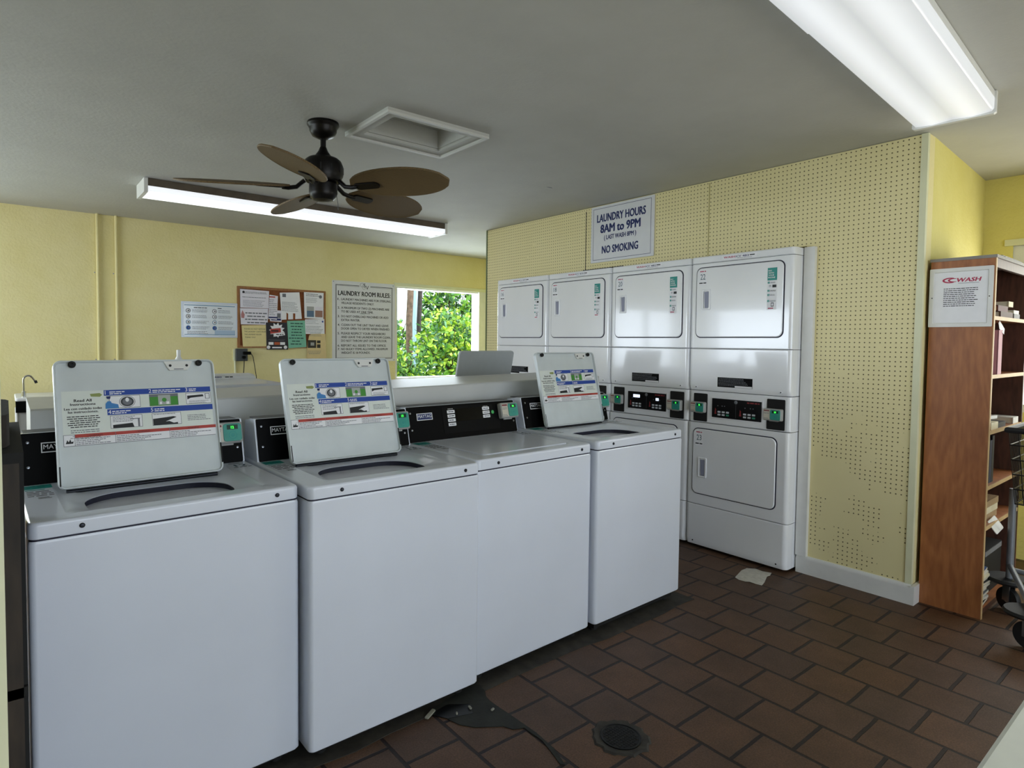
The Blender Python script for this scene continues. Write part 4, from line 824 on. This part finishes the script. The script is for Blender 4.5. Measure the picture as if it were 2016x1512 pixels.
# ------------------------------------------------------------------ ceiling lights
def lensmat(name, st, dark=.75):
    m = bpy.data.materials.new(name); m.use_nodes = True; N = m.node_tree.nodes; L = m.node_tree.links; b = N['Principled BSDF']
    tc = N.new('ShaderNodeTexCoord'); sp = N.new('ShaderNodeSeparateXYZ'); L.new(tc.outputs['Object'], sp.inputs[0])
    # brighter over the two tubes, darker between them: tubes at y = +-.075
    q = N.new('ShaderNodeMath'); q.operation = 'ABSOLUTE'; L.new(sp.outputs['Y'], q.inputs[0])
    q2 = N.new('ShaderNodeMath'); q2.operation = 'SUBTRACT'; L.new(q.outputs[0], q2.inputs[0]); q2.inputs[1].default_value = .07
    q3 = N.new('ShaderNodeMath'); q3.operation = 'ABSOLUTE'; L.new(q2.outputs[0], q3.inputs[0])
    r = N.new('ShaderNodeMapRange'); L.new(q3.outputs[0], r.inputs[0]); r.inputs[1].default_value = .01; r.inputs[2].default_value = .08; r.inputs[3].default_value = st; r.inputs[4].default_value = st * dark
    b.inputs['Base Color'].default_value = lin('#dfe2e8'); b.inputs['Roughness'].default_value = .25
    b.inputs['Emission Color'].default_value = (.93, .96, 1, 1); L.new(r.outputs[0], b.inputs['Emission Strength'])
    return m
def fixture(name, label, x0, x1, y, wd, lens, house, seam=None, top=.03):
    t = thing(name, label, 'ceiling light', (0, y, ZC - .002)); hw = wd / 2
    b = MB(); b.loft([[(x, -hw + .003, 0), (x, -hw + .003, -.055), (x, hw - .003, -.055), (x, hw - .003, 0)] for x in (x0, x1)], house); b.build('housing', t, smooth=False)
    spans = [(x0 + .01, x1 - .01)] if seam is None else [(x0 + .01, seam), (seam, x1 - .01)]
    for i, (a, c_) in enumerate(spans):
        P = [(-hw, -top), (-hw + .001, -.076), (-hw * .95, -.086), (-hw * .5, -.092), (-.0, -.086), (hw * .5, -.092), (hw * .95, -.086), (hw - .001, -.076), (hw, -top)]
        g = 1.0 if i == 0 else .985
        b = MB(); b.loft([[(x, py * g, pz * g) for py, pz in P] for x in (a, c_)], lens, closed=False, cap0=False, cap1=False); b.build('lens', t, angle=60)
    for x in (x0, x1):
        b = MB(); b.loft([[(x + d, py, pz) for py, pz in ((-hw - .004, 0), (-hw - .004, -.090), (-hw * .97, -.096), (hw * .97, -.096), (hw + .004, -.090), (hw + .004, 0))] for d in (-.012, .012)], whitetrim); b.build('end_cap', t, smooth=False)
    return t
fixture('fluorescent_fixture', 'large wraparound fluorescent ceiling light at the upper right above the pegboard end', .89, 3.335, -1.187, .295, lensmat('bright_lens', .50, .55), whitetrim, 2.055).rotation_euler = (0, 0, .066)
fixture('fluorescent_fixture', 'long narrow fluorescent ceiling light behind the ceiling fan', .735, 3.215, 3.01, .29, lensmat('bright_lens_2', 1.15, .45), mat('dusty_brown_housing', '#5c5042', .6, noise=.3, nscale=12), None, .052)

# ------------------------------------------------------------------ ceiling fan
FX, FY = 1.25, 1.11
t = thing('ceiling_fan', 'dark bronze ceiling fan with five brown palm-leaf blades', 'ceiling fan', (FX, FY, 0))
b = MB(); b.lathe([(.078, ZC), (.080, ZC - .012), (.074, ZC - .022), (.068, ZC - .030), (.067, ZC - .045), (.055, ZC - .066), (.03, ZC - .078), (.018, ZC - .082)], fanbronze, n=32); b.build('canopy', t)
b = MB(); b.cyl((0, 0, 2.30), (0, 0, ZC - .06), .014, fanbronze); b.lathe([(.016, 2.345), (.024, 2.325), (.045, 2.295), (.05, 2.285)], fanbronze, n=24); b.build('downrod', t)
b = MB(); b.lathe([(.05, 2.290), (.075, 2.287), (.090, 2.275), (.100, 2.250), (.100, 2.205), (.092, 2.190), (.092, 2.180), (.085, 2.170), (.06, 2.165)], fanbronze, n=36)
for k in range(12):
    a = k * math.pi / 6; b.box(-.004, .004, .097, .1015, 2.21, 2.245, blackm, Matrix.Rotation(a, 4, 'Z'))
b.build('motor_housing', t)
b = MB(); b.lathe([(.06, 2.17), (.070, 2.160), (.071, 2.115), (.064, 2.095), (.050, 2.080), (.02, 2.074), (.001, 2.073)], fanbronze, n=32); b.build('switch_housing', t)
b = MB(); b.tube([(.05, -.05, 2.10), (.055, -.055, 2.06), (.056, -.056, 2.03)], .0015, steel, 6); b.build('pull_chain', t)
for k in range(5):
    a = R(14.5 + 72 * k)
    b = MB(); n = 22; top = []; zb_ = .0
    for i in range(n + 1):
        s_ = i / n; x = .165 + .525 * s_; q_ = (2 * s_ - 1.06) / 1.06 if s_ < .53 else (s_ - .53) / .47; wv = .004 + .120 * max(0, 1 - abs(q_) ** 2.2) ** .55
        top.append((x, wv, -.012 * s_))
    up = [(x, y, z) for x, y, z in top]; dn = [(x, -y, z) for x, y, z in reversed(top)]; out = up + dn
    b.loft([[(x, y, z - .0035) for x, y, z in out], [(x, y, z + .0035) for x, y, z in out]], blade_m, angle if False else None)
    b.tube([(x, y, z) for x, y, z in out], .005, blade_m, 6)
    bl = b.build('blade', t, angle=60); bl.location = (0, 0, 2.142)
    bl.rotation_euler = (Matrix.Rotation(a, 4, 'Z') @ Matrix.Rotation(R(-16), 4, 'X')).to_euler()
    b = MB(); b.tube([(.09, 0, .03), (.13, 0, -.005), (.17, 0, -.012), (.20, 0, -.010)], .011, fanbronze, 8); b.plate(.14, .055, .008, .026, fanbronze, Matrix.Translation((.255, 0, -.014)), .002)
    b.build('blade_iron', bl)

# ------------------------------------------------------------------ bookcase with its contents
KX0, KX1, KY0, KY1 = 3.79, 4.47, -1.040, -.775
t = thing('bookcase', 'tall brown plywood bookcase with a notice on its side, standing beyond the pegboard', 'bookcase', (KX0, KY0, 0))
kw, kd = KX1 - KX0, KY1 - KY0
b = MB(); b.box(0, .019, 0, kd, .0, 1.805, caseWood); b.box(0, .019, -.003, 0, .0, 1.805, lightwood); b.build('side_panel', t)
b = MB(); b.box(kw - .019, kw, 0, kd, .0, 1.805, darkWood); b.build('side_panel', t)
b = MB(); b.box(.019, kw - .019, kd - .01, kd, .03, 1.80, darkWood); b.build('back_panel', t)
b = MB(); b.box(-.003, kw + .003, -.006, kd + .004, 1.805, 1.820, mat('grey_top_board', '#8d8984', .6, noise=.1)); b.build('top_board', t)
b = MB(); b.box(.019, kw - .019, 0, .018, 1.76, 1.805, darkWood); b.build('top_rail', t)
SH = (1.52, 1.228, .948, .668, .463, .045)
for z_ in SH[:5]:
    b = MB(); b.box(.019, kw - .019, .004, kd - .01, z_ - .018, z_, caseWood); b.box(.019, kw - .019, .0, .004, z_ - .019, z_, lightwood); b.build('shelf', t)
b = MB(); b.box(.019, kw - .019, .012, kd - .01, .028, .045, caseWood); b.box(.019, kw - .019, .012, .03, .0, .028, darkWood); b.build('bottom_shelf', t)
# notice on the side
t2 = thing('notice_plaque', 'white framed notice with a red swirl logo screwed to the bookcase side', 'notice', (KX0, -.905, 1.617), R(-90))
b = MB(); b.loft([[(px, py, 0) for px, py in rr(.262, .30, .003, 2)], [(px, py, .010) for px, py in rr(.262, .30, .003, 2)], [(px, py, .010) for px, py in rr(.226, .264, .003, 2)], [(px, py, .006) for px, py in rr(.222, .26, .003, 2)]], whitetrim, M); b.build('frame', t2)
b = MB(); b.quad(-.11, .11, -.128, .128, paper, M, .0066); K = .007
b.text('WASH', .030, .078, .020, washred, M @ Matrix(((1, .25, 0, -.02), (0, 1, 0, 0), (0, 0, 1, 0), (0, 0, 0, 1))), w=.098, z=K, bold=.035)
n = 16
for dx, s_ in ((0, 1), (.014, .72)):
    oo = [(-.045 + dx + .032 * s_ * math.cos(R(60 + 240 * k / n)), .088 + .014 * s_ * math.sin(R(60 + 240 * k / n)), K) for k in range(n + 1)]; ii = [(-.038 + dx + .030 * s_ * math.cos(R(70 + 220 * k / n)), .088 + .009 * s_ * math.sin(R(70 + 220 * k / n)), K) for k in range(n + 1)]
    b.add(oo + ii, [(k, k + 1, n + 2 + k, n + 1 + k) for k in range(n)], washred, M)
b.quad(-.01, .075, .070, .072, greyink, M, K)
b.lines(-.07, .075, .045, 10, .0098, .0035, ink, M, seed=4, z=K, short=.12)
b.build('lettering', t2, smooth=False)
for s_ in (-.118, .118):
    b = MB(); b.disc(s_, 0, .003, ink, M, .0105, 10); b.build('screw_hole', t2, smooth=False)

bmats = {k: mat('book_' + k, v, .65, noise=.08) for k, v in dict(brown='#4a2a22', maroon='#552028', navy='#1c2440', black='#121214', pink='#c08a92', white='#dcdad2', cream='#d9cfae', grey='#7c7d80', blue='#2f4f85', red='#a02c2c', green='#2d5040', tan='#a58a66').items()}
pages = mat('book_pages', '#dbd3bd', .8, noise=.05, nscale=80)
def book(x, y, z, w_, d_, h_, col, label, rz=0, ry=0, stand=False, grp=None):
    """lying book: w along x, d along y (spine to the front), h thick; standing: w thick, h tall"""
    o = thing('book', label, 'book', (x, y, z), 0, grp, rot=(0, ry, rz)); c_ = bmats[col]
    b = MB()
    if stand: b.box(0, .003, 0, d_, 0, h_, c_); b.box(w_ - .003, w_, 0, d_, 0, h_, c_); b.box(0, w_, -.002, .002, 0, h_, c_)
    else: b.box(0, w_, 0, d_, 0, .003, c_); b.box(0, w_, 0, d_, h_ - .003, h_, c_); b.box(0, w_, -.002, .002, 0, h_, c_)
    b.build('cover', o, smooth=False); b = MB()
    if stand: b.box(.003, w_ - .003, .002, d_ - .004, .003, h_ - .004, pages)
    else: b.box(.004, w_ - .004, .002, d_ - .004, .003, h_ - .003, pages)
    b.build('pages', o, smooth=False); return o
G1 = 'books on the bookcase shelves'
kx = KX0 + .019; ky = KY0 + .012
book(kx + .16, ky, SH[0] + .0, .24, .15, .030, 'brown', 'brown book lying flat on the top shelf, bottom one', grp=G1)
book(kx + .13, ky + .005, SH[0] + .030, .19, .14, .030, 'maroon', 'dark maroon book lying on the brown book on the top shelf', grp=G1)
book(kx + .43, ky, SH[0], .12, .12, .026, 'grey', 'grey book lying at the right on the top shelf', grp=G1)
book(kx + .44, ky + .004, SH[0] + .026, .11, .11, .020, 'white', 'small white book on the grey book, top shelf', grp=G1)
book(kx + .33, ky + .004, SH[0] + .060, .09, .11, .028, 'cream', 'small pale book on top of the two dark books, top shelf', grp=G1)
book(kx + .115, ky - .006, SH[1], .070, .15, .225, 'pink', 'tall thick pink book standing on the second shelf', stand=True, grp=G1)
b = MB(); b.poly([(0, 0), (.05, -.03), (.10, .0), (.06, .045), (.02, .03)], paper, frame((0, 0, 0), (1, 0, 0), (0, .3, 1)), .001); tag(b.build('paper_slip', loc=(kx + .14, ky - .003, SH[1] + .232), smooth=False), 'loose white paper slip on top of the tall pink book', 'paper')
z_ = SH[2]
book(kx + .055, ky - .004, z_, .13, .10, .036, 'cream', 'small cream book at the left front of the third shelf', grp=G1)
book(kx + .06, ky, z_ + .036, .10, .12, .018, 'grey', 'thin grey book leaning on the small cream book, third shelf', grp=G1, rz=.2)
book(kx + .065, ky + .002, z_ + .054, .085, .11, .016, 'white', 'thin white book topping the little pile on the third shelf', grp=G1, rz=-.1)
book(kx + .21, ky, z_, .14, .10, .026, 'black', 'black book lying on the third shelf beside the cream one', grp=G1)
book(kx + .24, ky + .105, z_, .34, .12, .034, 'maroon', 'maroon book lying at the back of the third shelf, lower of two', grp=G1)
book(kx + .22, ky + .108, z_ + .034, .30, .12, .036, 'brown', 'brown book lying on the maroon book on the third shelf', grp=G1)
book(kx + .50, ky - .002, z_, .11, .10, .034, 'white', 'white paged book at the right of the third shelf', grp=G1)
z_ = SH[3]
for i, (c_, h_, l_) in enumerate((('black', .235, 'first black book from the left standing on the fourth shelf'), ('navy', .22, 'navy book standing second on the fourth shelf'), ('black', .24, 'second black book standing on the fourth shelf, beside the navy one'))):
    book(kx + .075 + i * .042, ky + .01, z_, .038, .16, h_, c_, l_, stand=True, grp=G1)
book(kx + .225, ky + .02, z_, .018, .15, .225, 'white', 'thin white book leaning at the right of the black books', stand=True, ry=-.06, grp=G1)
z_ = SH[4]
for i, (c_, l_) in enumerate((('tan', 'lower tan book in the pile on the fifth shelf'), ('cream', 'cream book in the middle of the fifth shelf pile'), ('tan', 'upper tan book in the pile on the fifth shelf'))):
    book(kx + .05 + i * .012, ky + .02, z_ + i * .034, .30, .18, .033, c_, l_, grp=G1)
# magazines at the bottom
z_ = .046; rdm_ = random.Random(2)
mc = ['black', 'white', 'white', 'grey', 'white', 'navy', 'white', 'black', 'white', 'cream', 'white', 'blue']
for i in range(12):
    tl = 0.05 if i < 6 else -.08
    b = MB(); b.box(0, .15, 0, .20, 0, .014, bmats[mc[i]]); b.box(.002, .148, -.001, .0, .002, .012, pages)
    tag(b.build('magazine', loc=(kx + .012 + rdm_.random() * .02, ky - .004 + rdm_.random() * .02, z_), smooth=False), '%s magazine %s in the pile at the bottom of the bookcase' % (mc[i], ('lying lowest', 'second from the floor', 'third from the floor', 'fourth from the floor', 'fifth from the floor', 'just below the middle', 'just above the middle', 'fifth from the top', 'fourth from the top', 'third from the top', 'second from the top', 'lying uppermost')[i]), 'magazine', 'magazines piled at the bottom of the bookcase').rotation_euler = (0, 0, (rdm_.random() - .5) * .14)
    z_ += .0145
b = MB(); b.box(0, .33, 0, .2, 0, .24, blackm); b.box(.005, .325, -.002, 0, .21, .235, bmats['grey']); tag(b.build('storage_box', loc=(kx + .21, ky + .03, .046), smooth=False), 'black box standing on the bottom of the bookcase beside the magazines', 'box')
b = MB(); b.plate(.13, .07, .004, .01, bmats['white'], frame((0, 0, 0), (1, 0, .1), (0, -.7, -1)), .001); b.quad(-.05, .03, -.02, .0, bmats['blue'], frame((0, -.001, 0), (1, 0, .1), (0, -.7, -1)), .005)
tag(b.build('paper_slip', loc=(kx + .18, ky - .016, .448), smooth=False), 'crumpled white leaflet hanging over the front of the lowest board', 'paper')
b = MB()
for i in range(5): b.box(.02 * i, .30 + .02 * i, .0 + .01 * i, .24, .006 * i, .006 * i + .005, bmats[('grey', 'white', 'grey', 'white', 'grey')[i]])
tag(b.build('newspaper', loc=(KX0 + .22, KY0 - .0, 1.821), smooth=False), 'thin pile of grey newspaper lying on top of the bookcase', 'newspaper')

# ------------------------------------------------------------------ laundry cart
t = thing('laundry_cart', 'black wire basket laundry cart on a grey steel frame with castors', 'cart', (3.78, -1.36, 0))
gst = mat('grey_tube_paint', '#7d8187', .4, metal=.3, noise=.06); bw_ = mat('black_wire', '#0c0b0c', .35, metal=.3)
XA, XB, YA, YB_ = -.24, .62, -.42, .20
b = MB()                                                       # frame
corners = {'a': (.22, .19), 'b': (-.22, .19), 'c': (.22, -.36), 'd': (-.22, -.36)}
corners = {0: (.20, .20), 1: (-.20, .06), 2: (.20, -.45), 3: (-.20, -.55)}
CPT = [(.255, .262), (-.19, .10), (.23, -.45), (-.19, -.55)]
for (x, y) in (CPT[0], CPT[1], CPT[2], CPT[3]):
    pass
b.cyl((CPT[0][0], CPT[0][1], .17), (CPT[0][0] - .0, CPT[0][1] - .0, .64), .016, gst, 12); b.cyl((CPT[1][0], CPT[1][1], .17), (CPT[1][0], CPT[1][1], .64), .016, gst, 12)
b.cyl((CPT[2][0], CPT[2][1], .17), (CPT[2][0], CPT[2][1], .64), .016, gst, 12); b.cyl((CPT[3][0], CPT[3][1], .17), (CPT[3][0], CPT[3][1], .64), .016, gst, 12)
b.cyl((CPT[0][0], CPT[0][1], .24), (CPT[1][0], CPT[1][1], .20), .013, gst, 12); b.cyl((CPT[2][0], CPT[2][1], .22), (CPT[3][0], CPT[3][1], .22), .013, gst, 12)
b.cyl((CPT[0][0], CPT[0][1], .22), (CPT[2][0], CPT[2][1], .20), .013, gst, 12); b.cyl((CPT[1][0], CPT[1][1], .22), (CPT[3][0], CPT[3][1], .20), .013, gst, 12)
b.build('cart_frame', t)
BCX = .185; b = MB(); zt_, zb_ = .972, .62                                  # basket
def rect(s_, z): return [(.24 * s_ + BCX, .30 * s_ - .07, z), (-.24 * s_ + BCX, .30 * s_ - .07, z), (-.24 * s_ + BCX, -.34 * s_ - .15, z), (.24 * s_ + BCX, -.34 * s_ - .15, z)]
def loop(z, s_, r_): P = rect(s_, z); b.tube(P + [P[0]], r_, bw_, 6)
for i in range(6): z = zb_ + (zt_ - zb_) * i / 5; loop(z, .90 + .10 * i / 5, .0035)
lo, hi = rect(.90, zb_), rect(1.0, zt_)
for e in range(4):
    n = 20
    for i in range(n):
        k = i / n; A_ = Vector(lo[e]).lerp(Vector(lo[(e + 1) % 4]), k); B_ = Vector(hi[e]).lerp(Vector(hi[(e + 1) % 4]), k); b.cyl(A_, B_, .0018, bw_, 5)
for i in range(14):
    k = i / 13; b.cyl(Vector(lo[0]).lerp(Vector(lo[1]), k), Vector(lo[3]).lerp(Vector(lo[2]), k), .0018, bw_, 5)
b.build('wire_basket', t)
b = MB(); P = rect(1.02, zt_); b.tube(P + [P[0]], .014, blackr, 8); b.build('basket_rim', t)
for i, (x, y) in enumerate(CPT):
    b = MB(); b.lathe([(.055, -.008), (.092, -.010), (.098, .0), (.092, .012), (.055, .010)], blackr, Matrix.Translation((x, y, .165)), n=28); b.lathe([(.03, -.004), (.056, -.004), (.056, .006), (.03, .006)], gst, Matrix.Translation((x, y, .165)), n=20); b.build('bumper_disc', t)
    cs = MB(); A_ = R(-35) if i != 1 else R(-20); RZ = Matrix.Translation((x, y, 0)) @ Matrix.Rotation(A_, 4, 'Z')
    cs.box(-.017, -.013, -.02, .02, .055, .155, steel, RZ); cs.box(.013, .017, -.02, .02, .055, .155, steel, RZ); cs.box(-.02, .02, -.022, .022, .150, .158, steel, RZ); co = cs.build('castor_fork', t)
    cw = MB(); MM = RZ @ Matrix.Translation((0, 0, .063)) @ Matrix.Rotation(R(90), 4, 'Y')
    cw.lathe([(.040, -.012), (.060, -.012), (.063, -.006), (.063, .006), (.060, .012), (.040, .012)], blackr, MM, n=28); cw.lathe([(.002, -.013), (.042, -.010), (.042, .010), (.002, .013)], greyp, MM, n=24); cw.build('castor_wheel', t)

# lint sheet on the floor
b = MB(); rd = random.Random(12); n = 14; pts = []
P = [bpix(u, v, 2, 0) for u, v in ((1447, 1137), (1460, 1124), (1470, 1119), (1488, 1121), (1501, 1125), (1519, 1129), (1516, 1134), (1510, 1136), (1505, 1148), (1500, 1153), (1488, 1150), (1476, 1147), (1468, 1146), (1455, 1142))]
cc = sum(P, Vector()) / len(P); m_ = mat('dryer_sheet', '#c9c6bd', .85, noise=.15, nscale=40, bump=.4)
V = [(0, 0, .006)] + [((p.x - cc.x) * .55, (p.y - cc.y) * .55, .003 + rd.random() * .008) for p in P] + [(p.x - cc.x, p.y - cc.y, .001 + rd.random() * .004) for p in P]
Fc = [(0, 1 + (k + 1) % 14, 1 + k)[::-1] for k in range(14)] + [(1 + k, 1 + (k + 1) % 14, 15 + (k + 1) % 14, 15 + k)[::-1] for k in range(14)]
b.add(V, Fc, m_); tag(b.build('dryer_sheet', loc=(cc.x, cc.y, 0)), 'crumpled off-white dryer sheet lying on the brown floor tiles', 'dryer sheet')

# ------------------------------------------------------------------ left edge: rack, sink and faucet
t = thing('utility_sink', 'white laundry sink with black front rim against the back wall at far left', 'sink', (.0, 3.9, 0))
b = MB(); b.plate(.52, .52, .025, .02, whitetrim, Matrix.Translation((.27, .26, .885)), .006); b.box(.013, .52, .0, .02, .80, .885, blackp); b.box(.02, .51, .02, .5, .60, .885, greyp); b.build('basin', t)
for lx_, ly_ in ((.02, .02), (.51, .02), (.02, .48), (.51, .48)): b = MB(); b.cyl((lx_, ly_, 0), (lx_, ly_, .80), .008, whitetrim); b.build('leg', t)
b = MB(); b.cyl((.065, .1, .91), (.065, .1, .955), .016, chrome); P = [(.065, .1, .95), (.065, .1, 1.04)] + [(.065 + .03 - .03 * math.cos(R(a)), .1, 1.04 + .034 * math.sin(R(a))) for a in range(20, 160, 20)] + [(.138, .1, 1.03)]; b.tube(P, .007, chrome, 10); b.cyl((.138, .1, 1.035), (.146, .1, 1.015), .010, darksteel); b.build('gooseneck_faucet', t)
t = thing('wooden_rack', 'dark wooden rack standing left of the first washer, mostly out of frame', 'rack', (-.265, 0, 0))
for x, y in ((.225, -.42), (-.2, -.42), (.225, .06), (-.2, .06)): b = MB(); b.box(x - .02, x + .018, y - .02, y + .02, 0, 1.13, rackWood); b.build('post', t)
for z in (.25, .70, 1.15): b = MB(); b.box(-.22, .250, -.44, .09, z - .02, z, blackm); b.build('shelf', t)  # coloured black to paint the shade inside the rack
b = MB(); b.box(.236, .250, -.43, .08, .02, 1.13, blackm); b.build('dark_gap_board', t)  # black board added to paint the dark gap beside the washer
b = MB(); b.loft([[(x, y, z) for x, y in rr(.42, .48, .08, 4, 0, -.18)] for z in (1.152, 1.215)], mat('dark_cloth', '#241a15', .95, noise=.3, bump=.5)); tag(b.build('folded_cloth', loc=(-.245, .0, 0)), 'folded dark brown cloth on top of the wooden rack', 'cloth')

# ------------------------------------------------------------------ folding table, near right corner
t = thing('folding_table', 'corner of a white topped folding table at the lower right edge', 'table', (1.9, -2.0, 0))
b = MB(); b.plate(2.1, .74, .03, .02, mat('table_white', '#e3e6dc', .45, noise=.03), Matrix.Translation((0, 0, .72)), .008); b.build('table_top', t)
for x, y in ((-.95, .3), (.95, .3), (-.95, -.3), (.95, -.3)): b = MB(); b.cyl((x, y, 0), (x, y, .72), .014, steel); b.build('leg', t)

# ------------------------------------------------------------------ garden outside the windows
g = MB(); g.box(-14, 22, YB + .16, 24, -.2, -.1, mat('grass', '#5c8a3a', .9, noise=.4, nscale=3)); g.box(XR + .15, 22, -14, YB + .16, -.2, -.1, mat('paving', '#b9b3a6', .8, noise=.1)); g.box(-14, XL - .15, -14, YB + .16, -.2, -.1, mat('paving', '#b9b3a6', .8)); g.box(XL - .15, XR + .15, -14, YF - .15, -.2, -.1, mat('paving', '#b9b3a6', .8))
o = struct(g, 'ground', smooth=False)
h = MB(); h.box(-6, 16, 15, 15.3, -.1, 3.6, outerw); h.box(5.6, 6.2, 14.98, 15, .4, 2.6, mat('teal_shutter', '#7fb6c4', .6)); tag(h.build('house_wall', smooth=False), 'pale blue house wall across the garden seen through the window', 'building')
leafA = [mat('leaf_lime', '#aecb46', .45, noise=.15, nscale=6), mat('leaf_green', '#6fa13a', .45, noise=.2, nscale=6), mat('leaf_blue_green', '#5c8a5f', .5, noise=.2, nscale=6), mat('leaf_dark_green', '#33592e', .6)]  # last green is the darkest; leaves take these tones at random
twig = mat('twig_brown', '#4b3527', .8)
def shrub(x, y, rx, ry, h0, h1, n, size, weights, seed, label, cat='shrub'):
    rd = random.Random(seed); t = thing('garden_shrub', label, cat, (x, y, -.1), 0, 'shrubs outside the window')
    b = MB()
    for i in range(16):
        a = rd.random() * 6.28; r_ = rd.random() * .8
        b.tube([(0, 0, 0), (r_ * rx * .4 * math.cos(a), r_ * ry * .4 * math.sin(a), (h1) * .45), (r_ * rx * math.cos(a), r_ * ry * math.sin(a), h1 * (.75 + .2 * rd.random()))], .014, twig, 5, .004)
    b.build('branches', t)
    b = MB()
    for i in range(n):
        while True:
            p = Vector((rd.uniform(-1, 1), rd.uniform(-1, 1), rd.uniform(-1, 1)))
            if .25 < p.length < 1: break
        c0 = Vector((p.x * rx, p.y * ry, (h0 + h1) / 2 + p.z * (h1 - h0) / 2))
        for k in range(5):
            d = Vector((rd.gauss(0, 1), rd.gauss(0, 1), rd.gauss(.5, .7))).normalized(); s_ = size * rd.uniform(.7, 1.2)
            u = d.cross(Vector((rd.random() - .5, rd.random() - .5, rd.random() - .5))).normalized(); wv = d.cross(u)
            c1 = c0 + d * s_ * .3; P = [c1, c1 + d * s_ * .45 + u * s_ * .26 , c1 + d * s_ * .85 + u * s_ * .25, c1 + d * s_ * 1.08, c1 + d * s_ * .85 - u * s_ * .25, c1 + d * s_ * .45 - u * s_ * .26]
            P[0] = c1 + wv * .002; P[3] = P[3] - wv * s_ * .12
            b.add(P, [(0, 1, 2, 3), (0, 3, 4, 5)], rd.choices(leafA, weights)[0])
    b.build('foliage', t, smooth=False)
shrub(5.66, 6.3, .72, .45, .1, 1.98, 900, .085, (4, 4, 3, 1), 1, 'yellow-green broad-leaved shrub filling the right of the window')
shrub(4.28, 5.65, .40, .28, .1, 1.33, 520, .075, (3, 3, 4, 1), 2, 'lower blue-green shrub at the left of the window')
shrub(7.5, 8.6, 1.15, .7, .3, 3.3, 1000, .11, (2, 5, 2, 3), 3, 'tall darker green tree-like shrub behind at the upper right of the window')
shrub(5.7, 8.5, .62, .45, .0, 2.0, 600, .09, (2, 4, 3, 1), 4, 'mid-height green shrub farther back behind the trunks')
shrub(-1.4, 7.0, 1.6, .6, .0, 1.3, 500, .10, (2, 4, 3, 1), 6, 'green hedge shrub outside the left back window')
shrub(7.3, -1.6, .7, 1.6, .2, 2.6, 700, .11, (3, 4, 2, 2), 7, 'green shrub outside the window beyond the bookcase')
def trunk(u, y, r_, label, m_, name='tree_trunk', cat='tree'):
    p0 = bpix(u, 700, 1, y); b = MB(); rd = random.Random(int(u)); pts = [(p0.x + .02 * math.sin(i * 1.3), y, -.1 + i * .45) for i in range(11)]
    b.tube(pts, r_, m_, 12, r_ * .8); tag(b.build(name), label, cat)
bark = mat('trunk_bark', '#6b5648', .9, noise=.45, nscale=18, bump=1, bscale=30); bark2 = mat('trunk_bark_dark', '#3c3434', .9, noise=.4, nscale=18, bump=1, bscale=30)
trunk(807, 7.2, .062, 'brown rough palm trunk at the left of the window view', bark)
trunk(826, 7.25, .045, 'dark slim trunk right of the pale blue post', bark2)
b = MB(); p0 = bpix(817, 700, 1, 7.6); b.cyl((p0.x, 7.6, -.1), (p0.x, 7.6, 4.2), .055, mat('pale_blue_post_paint', '#a9c3e2', .5)); tag(b.build('garden_post'), 'pale blue post between the two trunks outside the window', 'post')
